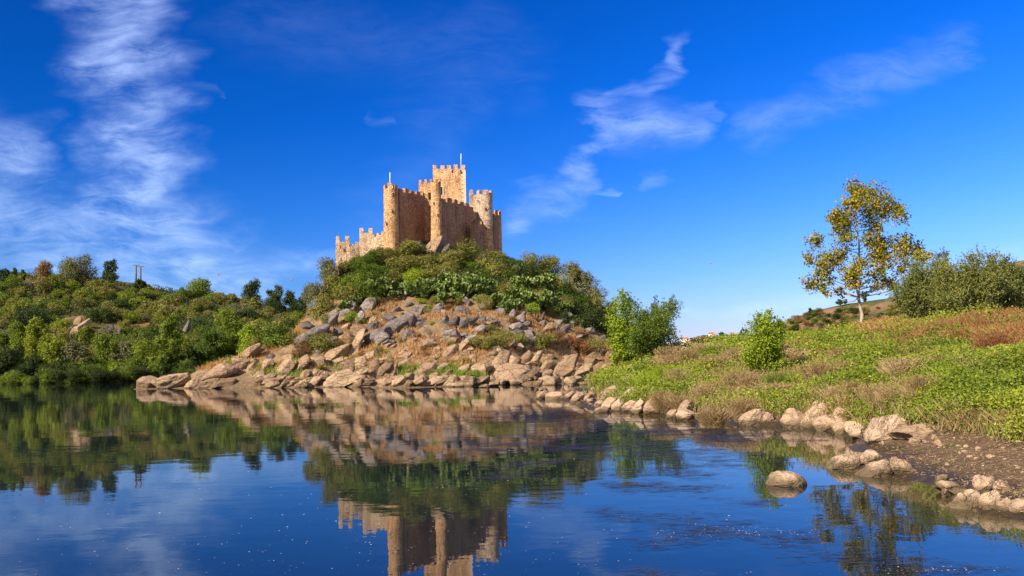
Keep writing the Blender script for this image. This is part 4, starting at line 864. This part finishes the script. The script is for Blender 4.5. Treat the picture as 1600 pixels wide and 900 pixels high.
# left hillside: single trees first
HT = [('oak_tree', 121, 428, 62, 56, 236, 'olive', 'largest round-topped oak', 'on the left hill crest'), ('bare_tree', 70, 430, 36, 48, 236, 'dry', 'thin brown half-bare tree', 'on the crest left of the round oak'), ('pine_tree', 173, 428, 30, 52, 236, 'dark', 'tall narrow dark pine', 'on the crest between oak and twin poles'), ('oak_tree', 312, 453, 46, 36, 245, 'green', 'low twin-topped oak', 'on the crest right of the twin poles'),
      ('eucalyptus', 397, 460, 36, 48, 246, 'dark', 'tall loose eucalyptus', 'first in the row beside the island'), ('eucalyptus', 430, 468, 32, 44, 246, 'dark', 'dark loose eucalyptus', 'in the middle of the row beside the island'), ('eucalyptus', 457, 474, 30, 42, 244, 'dark', 'dark slim eucalyptus', 'nearest the island in the hill row'), ('eucalyptus', 474, 482, 24, 36, 240, 'dark', 'short dark eucalyptus', 'touching the island shrubs'), ('cypress', 22, 428, 9, 22, 244, 'green', 'small pale conical tree', 'on the far left crest'), ('cypress', 36, 430, 9, 18, 244, 'green', 'tiny pale conical tree', 'left of the half-bare tree'), ('oak_tree', 4, 438, 26, 36, 238, 'dark', 'dark oak cut by the photo edge', 'at the far left of the crest'),
      ('shrub_tree', 217, 446, 20, 18, 243, 'dark', 'dark rounded bush', 'at the foot of the twin poles'), ('shrub_tree', 232, 452, 16, 13, 242, 'olive', 'low olive bush', 'just right of the twin poles'), ('shrub_tree', 360, 468, 26, 18, 246, 'olive', 'low crest bush', 'between twin-topped oak and eucalyptus row'),
      ('oak_tree', 50, 500, 88, 46, 188, 'dark', 'wide dark spreading oak', 'on the slope above the willows'),
      ('willow_tree', 30, 532, 40, 66, 168, 'willow', 'leftmost drooping yellow-green willow', 'under the wide dark oak'), ('willow_tree', 58, 526, 36, 66, 167, 'willow', 'upright drooping yellow-green willow', 'second from the left edge'), ('willow_tree', 80, 556, 42, 72, 158, 'willow', 'low drooping green willow', 'at the water by the left hillside'), ('willow_tree', 138, 528, 34, 40, 170, 'willow', 'rounded yellow-green willow', 'just below the pale rock face'), ('willow_tree', 164, 555, 52, 66, 160, 'willow', 'broad drooping willow', 'at the water below the pale rock face'),
      ('poplar_tree', 267, 528, 46, 82, 163, 'green', 'tall conical green poplar', 'at the water below the twin poles'), ('alder_tree', 360, 518, 60, 74, 168, 'green', 'tall full green alder', 'behind the island left tip'), ('alder_tree', 330, 543, 52, 62, 162, 'green', 'rounded green alder', 'between poplar and tall alder'), ('alder_tree', 384, 536, 46, 60, 163, 'bright', 'light green alder', 'behind the tall leaning boulder'), ('alder_tree', 300, 560, 26, 40, 158, 'dark', 'dark narrow alder', 'just right of the conical poplar'),
      ('alder_tree', 228, 555, 52, 50, 159, 'willow', 'pale yellow-green bush', 'left of the conical poplar'), ('alder_tree', 116, 560, 50, 52, 159, 'grey', 'grey-green round tree', 'between the two waterside willows'), ('alder_tree', 196, 556, 42, 46, 160, 'grey', 'silvery grey-green tree', 'right of the broad willow'), ('alder_tree', 16, 572, 52, 54, 157, 'dark', 'dark spreading waterside tree', 'at the far left by the water'), ('alder_tree', 100, 582, 44, 40, 156, 'dark', 'dark low waterside tree', 'under the grey-green round tree'), ('alder_tree', 140, 580, 40, 40, 156, 'dark', 'dark bushy waterside tree', 'left below the broad willow'), ('alder_tree', 212, 578, 40, 38, 156, 'green', 'green low waterside tree', 'below the pale yellow-green bush'), ('alder_tree', 250, 575, 40, 42, 156, 'green', 'green bushy waterside tree', 'at the foot of the conical poplar'), ('alder_tree', 180, 584, 36, 32, 156, 'bright', 'light green waterside bush', 'right below the broad willow'), ('alder_tree', 410, 545, 40, 52, 166, 'green', 'green tree', 'between light alder and the island flank'), ('alder_tree', 440, 520, 44, 48, 180, 'olive', 'olive tree', 'touching the island left flank'), ('alder_tree', 60, 578, 44, 46, 156, 'dark', 'dark drooping waterside tree', 'below the two drooping willows')]
for i, (nm, cx, cy, w, h, D, kind, desc, zone) in enumerate(HT):
    leafy(nm, cx, cy, w, h, D, kind, desc, zone, 'trees on the left hillside', n=int(2800 + w * h * 2.4), ls=.36 if D > 200 else .31, seed=200 + i, nl=16 if w > 30 else 9, base_z=hill_h, weep=(h * D / F * .55 if nm == 'willow_tree' else 0), trunk=.03)
# waterside bushes, their shade put in as mostly dark foliage, and scrub
def hz(px, py):
    if py > 560: return 'along the far left waterside'
    return ('below the round oak' if px < 150 else 'below the twin poles' if px < 260 else 'below the twin-topped oak' if px < 370 else 'below the eucalyptus row') + (' near the crest' if py < 487 else ' halfway down the hill' if py < 525 else ' low on the hill')
for i in range(34):
    px = -20 + i * 15 + random.uniform(-5, 5); p = hh(px, random.uniform(584, 597))
    if p is None or px > 420: continue
    kind = random.choice(['dark', 'dark', 'green', 'green', 'dark', 'green']); w = random.uniform(24, 40) * p[1] / F
    o = shrub(p, w, w * random.uniform(.7, 1.05), kind, random.randrange(5), 'shrub', True); reg(o, f"{'large' if w > 3.6 else 'medium'} {KCOL[kind]} leafy shrub", hz(px, 575), 'shrub', 'waterside bushes under the left hill', (px, 580))
for i in range(40):
    px = -30 + i * 12.5 + random.uniform(-4, 4)
    if px > 470: continue
    dv = WL(px, 600); dv = dv / dv[1]; Ds = np.arange(140, 185, .25); hs_ = hill_h(np.c_[dv[0] * Ds, Ds]); p = dv * Ds[np.argmax(hs_ > .0)]; p[2] = -.3; p[1] += random.uniform(-.4, .6); kind = random.choice(['dark', 'dark', 'green', 'dark', 'dark', 'green']); w = random.uniform(20, 40) * p[1] / F
    o = shrub(p, w, w * random.uniform(.6, .95), kind, random.randrange(5), 'shrub', True); reg(o, f"{'large' if w > 3.4 else 'medium'} {KCOL[kind]} overhanging shrub", 'dipping into the water under the left hill', 'shrub', 'waterside bushes under the left hill', (px, 590))
ns = 0
HSC = []
while ns < 285:
    px = random.uniform(-25, 490); crest = np.interp(px, [0, 60, 150, 260, 350, 430, 490], [444, 444, 450, 458, 470, 486, 496]); py = crest + 6 + (585 - crest) * random.random() ** 1.15
    if any(nm_[0] in ('willow_tree', 'poplar_tree') and abs(px - nm_[1]) < nm_[3] * .42 and nm_[2] - 4 < py < nm_[2] + nm_[4] * .5 + 14 for nm_ in HT): continue
    if (96 < px < 146 and 486 < py < 548) or (280 < px < 300 and 500 < py < 540) or (156 < px < 192 and 505 < py < 536): continue
    if any(abs(px - a) < 7 and abs(py - b_) < 4.5 for a, b_ in HSC): 
        if random.random() < .9: continue
    p = hh(px, py)
    if p is None: continue
    HSC.append((px, py)); kind = random.choice(['olive', 'olive', 'willow', 'green', 'olive', 'grey', 'willow', 'dark'] if py < 545 else ['green', 'willow', 'green', 'grey', 'dark', 'olive']); w = random.uniform(17, 36) * p[1] / F * (1.2 if py > 520 else 1)
    o = shrub(p - np.array((0, 0, .3)), w, w * random.uniform(.62, .95), kind, random.randrange(5), 'bush'); ns += 1
    reg(o, f"{'medium' if w > 4.4 else 'small'} {KCOL[kind]} scrub bush", hz(px, py), 'bush', 'scrub bushes on the left hillside', (px, py))
# low ground cover on that hill, coloured dark for shaded gaps between bushes
q = np.c_[rng.uniform(-160, 30, 130000), rng.uniform(150, 262, 130000)]; z = hill_h(q); ok = (z > .4) & (fbm(q * .08, 77) > -.27); q = q[ok]; z = z[ok]
C = np.c_[q, z + rng.uniform(0, 1.3, len(q))]; N = rng.normal(size=C.shape) * .9 + (0, -.2, 1); v, f, a = leaves(C, N, .48, .7)
struct(mesh('hillside_undergrowth', v, f, LEAF['dark'], attr=a), 'stuff')

# twin poles on the crest
for k, (px, y0) in enumerate(((212.5, 414.5), (219.5, 416.5))):
    D = 246; b = P(px, 452, D); b[2] = hill_h(b)[0] - .2; e = empty('utility_pole', b); tp = P(px, y0, D)
    MB().tube([b, tp], [.30, .26], 10).build('pole', CONCRETE, e, smooth=True)
    MB().box(tp + (0, -.02, .04), (1.0, .1, 0), (0, .14, 0), (0, 0, .09)).build('crossarm', CONCRETE, e)
    reg(e, 'taller grey concrete utility pole' if k == 0 else 'shorter grey concrete utility pole', 'left of its twin on the hill crest' if k == 0 else 'right of its twin on the hill crest', 'pole', 'twin poles on the left hill')
# marker balls on the river-crossing power line
v0, f0 = ICO[3]
a_, b_ = P(213, 418, 246), P(1700, 400, 300)
for px, py, lab in ((341, 428.5, 'over the twin-topped oak'), (457, 437, 'over the eucalyptus row'), (1110, 411, 'in the open sky over the far town')):
    c = P(px, py, 250); mesh('marker_ball', v0 * .24 + c, f0, REDP, origin=c, smooth=True); o = bpy.context.scene.objects[-1] if False else COL.objects[-1]
    reg(o, 'tiny red marker ball on the power line', lab, 'marker ball', 'marker balls on the power line')
wp = [P(213, 415, 246), P(341, 427.3, 250), P(457, 435.8, 250), P(700, 430, 250), P(1110, 409.8, 250), P(1700, 360, 260)]
o = MB().tube(wp, [.008] * 6, 5).build('power_line', CONCRETE); o['label'] = 'hair-thin power line crossing the sky from the twin poles'; o['category'] = 'cable'

# ------------------------------------------------------------------ far town
def house(px, py, wpx, hpx, D, roof, lab, zone):
    k = D / F; b = P(px, py, D); w, h = wpx * k / 2, hpx * k; e = empty('house', b); X_, Y_, Z_ = np.eye(3)
    MB().box(b + Z_ * (h * .3 - 2), X_ * w, Y_ * w * .6, Z_ * (h * .32 + 2)).build('wall', PLASTER, e)
    z0 = h * .62 + .004; v = [b + (sx * w * 1.08, sy * w * .68, z0) for sx in (-1, 1) for sy in (-1, 1)] + [b + (-w * .9, 0, h), b + (w * .9, 0, h)]
    MB().add(v, [(0, 2, 5, 4), (3, 1, 4, 5), (1, 0, 4), (2, 3, 5), (0, 1, 3, 2)]).build('roof', ROOFT, e)
    mb = MB()
    n = max(2, int(wpx / 4))
    for i in range(n): mb.box(b + (-w + (i + .5) * 2 * w / n, -w * .6 - .02, h * .3), X_ * w / n * .35, Y_ * .06, Z_ * h * .12)
    mb.build('window', DARKHOLE, e); reg(e, lab, zone, 'house', 'houses of the far town')
for a in [(1112, 527, 9, 8, 690, 1, 'tallest white house with red top', 'on the far town ridge'), (1098, 531, 20, 6, 680, 1, 'long low red-roofed house', 'left of the tallest white house'), (1117, 532, 10, 5, 670, 1, 'small white red-roofed house', 'just under the tallest white house'), (1070, 534, 12, 7, 640, 1, 'red-roofed house', 'beside the saplings in the far town'), (1075, 539, 8, 5, 610, 1, 'little white house', 'lowest by the saplings in the far town'), (1144, 525, 6, 6, 690, 1, 'pale house half hidden', 'left of the dark round tree in the far town'), (1134, 529, 7, 4, 680, 1, 'tiny white house', 'between tallest house and dark round tree'), (1095, 539, 10, 4, 600, 1, 'low white shed-like house', 'below the long red roof'), (1106, 541, 14, 6, 560, 1, 'brown-roofed long house', 'nearest the grassy bank'), (1085, 533, 8, 5, 660, 1, 'narrow white house', 'at the left end of the long red roof'), (1590, 440, 12, 14, 228, 1, 'pale house half behind tamarisk', 'at the right photo edge')]: house(*a)
for i, (px, py, w, h, D, kind, lab, zone) in enumerate([(1163, 526, 24, 24, 500, 'dark', 'biggest dark round tree', 'at the right of the far town'), (1150, 531, 18, 16, 480, 'dark', 'dark round tree', 'touching the biggest town tree'), (1126, 536, 20, 12, 450, 'dark', 'dark spreading tree', 'under the far town houses'), (1083, 537, 16, 14, 430, 'olive', 'olive round tree', 'in front of the long red roof'), (1128, 523, 12, 8, 700, 'dark', 'dark tree top', 'just right of the tallest white house'), (1140, 540, 22, 10, 400, 'dark', 'low dark tree', 'between town and grassy bank'), (1100, 526, 14, 5, 700, 'dark', 'flat dark treetop', 'above the long red roof'), (1115, 543, 20, 8, 380, 'olive', 'low olive tree', 'just above the grassy bank'),
      (1312, 472, 10, 8, 290, 'dark', 'small dark tree', 'on the far right hill left of the plane tree'), (1268, 486, 9, 10, 290, 'dark', 'small dark tree', 'lowest on the far right ridge'), (1322, 471, 6, 7, 290, 'dark', 'tiny dark tree', 'touching the plane trunk on the ridge'), (1351, 467, 7, 9, 290, 'dark', 'small dark tree', 'just right of the plane trunk')]):
    leafy('tree', px, py, w, h, D, kind, lab, zone, 'trees by the far town', n=700, ls=D * .0022, seed=300 + i, nl=8, trunk=.03)
for i in range(130):   # scrub on the far right hill
    px = random.uniform(1185, 1420); py = random.uniform(np.interp(px, [1185, 1280, 1420], [518, 486, 478]) + 2, 520); p = hit(px, py, far_h, 150, 320, 1)
    if p is None: continue
    kind = random.choice(['olive', 'olive', 'green', 'dark', 'dry']); w = random.uniform(8, 20) * p[1] / F; o = shrub(p, w, w * .6, kind, random.randrange(5), 'hill_bush')
    reg(o, f"{'medium' if w > 2.8 else 'small'} {KCOL[kind]} low bush", 'on the red hill behind the plane tree', 'bush', 'bushes on the far right hill', (px, py))

# ------------------------------------------------------------------ grass and ground cover
def blades(base, h, w, lean=.35):
    n = len(base); a = rng.uniform(0, 6.28, n); d = np.c_[np.cos(a), np.sin(a), np.zeros(n)]; l = np.c_[rng.normal(0, lean, (n, 2)), np.ones(n)] * h[:, None]; s = d * w[:, None] * .5
    v = np.stack([base - s, base + s, base + l * (1, 1, .95) + s * .25, base + l - s * .25], 1).reshape(-1, 3)
    return v, np.arange(4 * n).reshape(n, 4), np.clip(rng.normal(.5, .22, n), 0, 1)
n = 90000; q = np.c_[rng.uniform(-38, 22, n), rng.uniform(80, 122, n)]; z = isl_h(q); ok = (z > 1.9) & (fbm(q * .3, 52) > -.12); b = np.c_[q, z][ok]
v, f, a = blades(b, rng.uniform(.2, .6, len(b)), rng.uniform(.04, .10, len(b)), .4); struct(mesh('dry_grass', v, f, LEAF['straw'], attr=a), 'stuff')
gp = []
for x0, x1, y0, y1, n in [(625, 790, 572, 592, 5200), (400, 470, 570, 590, 1300), (455, 560, 550, 580, 1200), (935, 1000, 570, 605, 2600), (840, 870, 566, 578, 400), (345, 400, 560, 572, 300)]:
    for _ in range(n // 4):
        p = ih(random.uniform(x0, x1), y0 + (y1 - y0) * random.random()) if x0 < 900 else bh(random.uniform(x0, x1), random.uniform(y0, y1))
        if p is not None and p[2] > .25: gp += [p + rng.normal(size=3) * (.25, .25, .02) for _ in range(4)]
b = np.array(gp); v, f, a = blades(b, rng.uniform(.2, .5, len(b)), rng.uniform(.04, .09, len(b))); struct(mesh('green_grass', v, f, LEAF['grass'], attr=a), 'stuff')
# right bank: leafy green cover, dead weeds and stalks
def bank_sample(n, zmin, p0=930, p1=2200, d0=13, d1=85):
    px = rng.uniform(p0, p1, n); D = np.exp(rng.uniform(math.log(d0), math.log(d1), n)); q = np.c_[(px - 800) / F * D, D]; z = bank_h(q); ok = z > zmin + .18 * fbm(q * .9, 61)
    return np.c_[q, z][ok]
bs = bank_sample(68000, .26); bs = bs[(bs[:, 0] / bs[:, 1] < .43) | (bs[:, 2] > .58 + .2 * fbm(bs[:, :2], 68))]; pat = fbm(bs[:, :2] * .34, 63) + .4 * fbm(bs[:, :2] * 1.1, 64); far_ = np.clip((bs[:, 1] - 38) / 30, 0, 1)
zone_ = (bs[:, 0] / bs[:, 1] > .53) & (bs[:, 1] > 27 + 5 * fbm(bs[:, :2] * .5, 70)); gr = bs[(pat - far_ * .16 < .09 + .14 * rng.normal(size=len(bs))) & ~(zone_ & (rng.random(len(bs)) < .85))]; mound = np.clip(.26 + .9 * (fbm(gr[:, :2] * .7, 65) + .22), .06, 1.05)
k = 26; C = np.repeat(gr, k, 0); D_ = C[:, 1]; hgt = np.repeat(mound, k); C = C + np.c_[rng.normal(size=(len(C), 2)) * (.10 + .007 * D_)[:, None], hgt * rng.random(len(C)) ** .6]
N = rng.normal(size=C.shape) * .6 + (0, -.35, .9); v, f, a = leaves(C, N, (.022 + .0019 * D_) * rng.uniform(.5, 1.5, len(C)), .7); a = np.clip(a * .75 + np.repeat(fbm(gr[:, :2] * .5, 66) * .6 + fbm(gr[:, :2] * 2.6, 71) * .55 + .1, k), 0, 1)
struct(mesh('bank_leaf_cover', v, f, LEAF['bank'], attr=a), 'stuff')
dr = bs[((pat - far_ * .2 > -.02 + .16 * rng.normal(size=len(bs))) & ~zone_) | (rng.random(len(bs)) < .16)]; k = 10; b = np.repeat(dr, k, 0); D_ = b[:, 1]; b = b + np.c_[rng.normal(size=(len(b), 2)) * (.12 + .006 * D_)[:, None], np.zeros(len(b))]
v, f, a = blades(b, rng.uniform(.12, .6, len(b)) * (.5 + 1.2 * np.abs(fbm(b[:, :2] * .7, 69))), (.004 + .0008 * D_), .42); struct(mesh('dead_weed_stalks', v, f, LEAF['deadweed'], attr=a), 'stuff')
b = bank_sample(80000, .24, 930, 2200, 13, 60); b = b[(fbm(b[:, :2] * .6, 67) > -.05) & ((b[:, 0] / b[:, 1] < .43) | (b[:, 2] > .55))]; D_ = b[:, 1]; v, f, a = blades(b, rng.uniform(.15, .55, len(b)), .006 + .0009 * D_, .3); struct(mesh('bank_grass', v, f, LEAF['grass'], attr=a), 'stuff')
# rusty weeds on the crest
rp = []
for _ in range(3300):
    px = random.uniform(1440, 1760); py = random.uniform(484, 532); p = bh(px, py + 12)
    if p is not None: rp += [p + rng.normal(size=3) * (.25, .25, 0) for _ in range(7)]
for _ in range(700):
    px = random.uniform(1160, 1460); py = random.uniform(515, 560); p = bh(px, py + 8)
    if p is not None: rp += [p + rng.normal(size=3) * (.25, .25, 0) for _ in range(6)]
sp_ = [bh(random.uniform(1345, 1415), random.uniform(503, 528)) for _ in range(500)]; sp_ = np.array([p + rng.normal(size=3) * (.2, .2, 0) for p in sp_ if p is not None for _ in range(8)]); v, f, a = blades(sp_, rng.uniform(.3, .8, len(sp_)), np.full(len(sp_), .05), .5); struct(mesh('straw_grass', v, f, LEAF['straw'], attr=a), 'stuff')
b = np.array(rp); v, f, a = blades(b, rng.uniform(.2, .7, len(b)), .010 + .0008 * b[:, 1], .45); struct(mesh('rusty_weeds', v, f, LEAF['rust'], attr=a), 'stuff')
# single dry weed clumps
CL = {}
def clump(p, w, h, kind):
    key = (kind, random.randrange(4))
    if key not in CL:
        n = 950; r = np.sqrt(rng.random(n)) * .32; a = rng.uniform(0, 6.28, n); b = np.c_[r * np.cos(a), r * np.sin(a), rng.uniform(0, .45, n) * (1 - r)]; v, f, at = blades(b, rng.uniform(.2, .62, n), rng.uniform(.003, .009, n), .38)
        c2 = np.c_[rng.normal(size=(n, 2)) * .22, rng.uniform(.3, .9, n)]; v2, f2, a2 = leaves(c2, rng.normal(size=(n, 3)), .045, .6); v = np.r_[v, v2]; f = np.r_[f, f2 + 4 * n]; at = np.r_[at, a2]
        o = CL[key] = mesh('weed_clump', v, f, LEAF[{'dry': 'deadweed'}.get(kind, kind)], origin=np.zeros(3), attr=at)
    else:
        o = CL[key].copy(); COL.objects.link(o)
        for k in list(o.keys()): del o[k]
    o.location = p; o.scale = (w, w, h); o.rotation_euler = (0, 0, random.uniform(0, 6.28)); return o
for cx, cy, w, h, kind in [(1410, 580, 44, 44, 'dry'), (1280, 585, 40, 40, 'dry'), (1440, 610, 36, 50, 'dry'), (1335, 615, 26, 36, 'dry'), (1362, 620, 24, 38, 'dry'), (1520, 655, 34, 34, 'dry'), (1588, 660, 40, 40, 'dry'), (1150, 560, 30, 34, 'dry'), (1075, 560, 26, 30, 'dry'), (1555, 540, 46, 40, 'rust'), (1500, 530, 36, 36, 'rust'), (1240, 560, 36, 32, 'dry'), (1120, 570, 34, 30, 'dry'), (1170, 600, 24, 34, 'dry'), (1060, 590, 26, 30, 'dry'), (1100, 615, 30, 30, 'dry'), (1460, 600, 50, 30, 'bright'), (1560, 560, 44, 34, 'bright'), (1040, 585, 40, 30, 'bright'), (1010, 600, 30, 30, 'bright'), (1370, 545, 46, 26, 'bright'), (1215, 600, 34, 34, 'green'), (1500, 590, 46, 36, 'bright'), (1590, 600, 40, 34, 'bright')] + [(random.uniform(1020, 1600), random.uniform(545, 655), random.uniform(22, 46), random.uniform(20, 38), 'dry') for _ in range(30)]:
    p = bh(cx, cy + h * .5)
    if p is None: continue
    kk = p[1] / F; o = clump(p, w * kk * 1.3, h * kk * 1.1, kind)
    z = 'under the plane tree' if 1290 < cx < 1400 else 'below the tamarisks' if cx >= 1400 else 'near the bright young bush' if cx > 1130 else 'below the saplings'
    reg(o, f"{'dead straw-coloured' if kind == 'dry' else KCOL[kind]} {'tall' if h > w * 1.2 else 'bushy'} weed clump", z, 'weed', 'weed clumps on the right bank', (cx, cy))
# litter and pebbles on the mud
b = bank_sample(4200, -9, 1300, 1900, 11, 24); b = b[(b[:, 2] > -.02) & (b[:, 2] < .95)][:420]; iv, if_ = ico(2); V = []; Fc = []
for j, p in enumerate(b):
    sz_ = .008 + .05 * rng.random() ** 4 + .0004 * p[1]; vv = rot_z(iv * (1.3, .9, .7) * (1 + .25 * rng.normal(size=(1, 3))), rng.uniform(0, 6)) * sz_; V.append(vv + p); Fc.append(if_ + j * len(iv))
struct(mesh('mud_pebbles', np.concatenate(V), np.concatenate(Fc), ROCK['silt'], smooth=True), 'stuff')
b = bank_sample(16000, -9, 1330, 1900, 10, 22); b = b[(b[:, 2] > .05) & (b[:, 2] < .95)]; C = b + (0, 0, .012); N = rng.normal(size=C.shape) * .35 + (0, 0, 1); v, f, a = leaves(C, N, .07, .22); struct(mesh('mud_debris', v, f, LEAF['deadweed'], attr=a), 'stuff')

# ------------------------------------------------------------------ on the water
m, t = material('water_weed'); t.put(t.b.inputs['Base Color'], t.ramp(t.noise(t.pos, 3, 3), [(.3, (.028, .026, .034)), (.7, (.06, .052, .056))])); t.b.inputs['Roughness'].default_value = .45
WEED = m
V = []; n = 0; Fc = []
def strand(c, L, w, ang):
    global n
    s = np.linspace(-.5, .5, 6); a = ang + rng.normal(0, .1); d = np.array((math.cos(a), math.sin(a))); pr = np.array((-d[1], d[0])); wob = rng.normal(0, .05 * L, 6); ww = w * (1 - (2 * np.abs(s)) ** 2 * .9)
    cc = c[None, :2] + s[:, None] * L * d + wob[:, None] * pr
    v = np.r_[np.c_[cc - ww[:, None] * pr, np.full(6, c[2])], np.c_[cc + ww[:, None] * pr, np.full(6, c[2])]]
    V.append(v)
    for i in range(5): Fc.append((n + i, n + i + 1, n + 7 + i, n + 6 + i))
    n += 12
WP = [(800, 645, 90, 14, 26), (870, 650, 120, 14, 40), (960, 668, 120, 12, 36), (1060, 672, 130, 12, 40), (1120, 690, 90, 12, 24), (860, 690, 90, 16, 26), (780, 700, 70, 14, 16), (820, 725, 70, 12, 16), (930, 705, 90, 14, 18), (1000, 695, 110, 12, 26), (1090, 715, 110, 12, 24), (1150, 680, 60, 10, 18), (970, 755, 60, 7, 9), (1050, 765, 80, 10, 14), (1000, 735, 70, 8, 10), (1090, 738, 60, 8, 10), (1070, 815, 110, 14, 20), (1130, 830, 90, 10, 16), (1030, 848, 60, 6, 7), (950, 798, 22, 4, 4), (852, 792, 14, 3, 3), (1190, 785, 30, 5, 5), (1230, 845, 100, 12, 14), (1320, 870, 120, 10, 14), (1450, 890, 120, 8, 14), (1020, 896, 40, 4, 5), (800, 745, 50, 10, 8), (1160, 720, 60, 12, 10), (740, 690, 60, 12, 8), (690, 660, 80, 10, 10), (1250, 690, 50, 8, 6), (1180, 655, 60, 6, 8)]
for cx, cy, sx, sy, cnt in WP:
    for _ in range(cnt):
        px = random.gauss(cx, sx * .45); py = random.gauss(cy, sy * .6); c0 = WL(px, max(py, 618)); k = c0[1] / F
        if bank_h(c0)[0] > -.02: continue
        for _ in range(17 if py < 770 else 12): strand(c0 + (random.gauss(0, 18 * k), random.gauss(0, .10 + 8 * k), .006 + random.random() * .006), random.uniform(8, 38) * k, random.uniform(.2, .72) * k + .001, random.gauss(-.1, .22))
struct(mesh('floating_water_weed', np.concatenate(V), np.array(Fc), WEED, origin=np.zeros(3)), 'stuff')
PETAL = plain('pale_petals', (.36, .31, .30), .7, .25)
fl = []
for _ in range(420):
    px = random.gauss(600, 330); py = 900 - abs(random.gauss(0, 1)) * 110
    if py > 690 and -50 < px < 1600: fl.append(WL(px, py) + (0, 0, .012))
for _ in range(130): fl.append(WL(random.gauss(1150, 70), random.gauss(834, 5)) + (0, 0, .014))
for _ in range(60): fl.append(WL(random.gauss(1440, 50), random.gauss(893, 3)) + (0, 0, .014))
C = np.array(fl); N = rng.normal(size=C.shape) * .12 + (0, 0, 1); v, f, a = leaves(C, N, np.clip(C[:, 1] / F * rng.uniform(1.2, 3.4, len(C)), .010, .2), .8); struct(mesh('floating_petals', v, f, PETAL, attr=a), 'stuff')

# ------------------------------------------------------------------ labels
ORD = 'first second third fourth fifth sixth seventh eighth ninth tenth eleventh twelfth thirteenth fourteenth fifteenth sixteenth seventeenth eighteenth nineteenth twentieth'.split()
by = {}
for o, desc, zone, at in REG:
    x = at[0] if at else proj(o.matrix_world.translation if o.parent else o.location)[0]
    by.setdefault(f'{desc} {zone}', []).append((x, at[1] if at else 0, o))
for lab, lst in by.items():
    lst.sort(key=lambda e: e[0])
    for i, (x, y, o) in enumerate(lst):
        if len(lst) == 1: o['label'] = lab
        elif i == 0: o['label'] = lab + ', leftmost'
        elif i == len(lst) - 1: o['label'] = lab + ', rightmost'
        else: o['label'] = lab + ', ' + (ORD[i] if i < 20 else f'{i + 1}th') + ' from left'
for o in list(bpy.data.objects):
    for k in ('_o', 'fresh'):
        if k in o: del o[k]
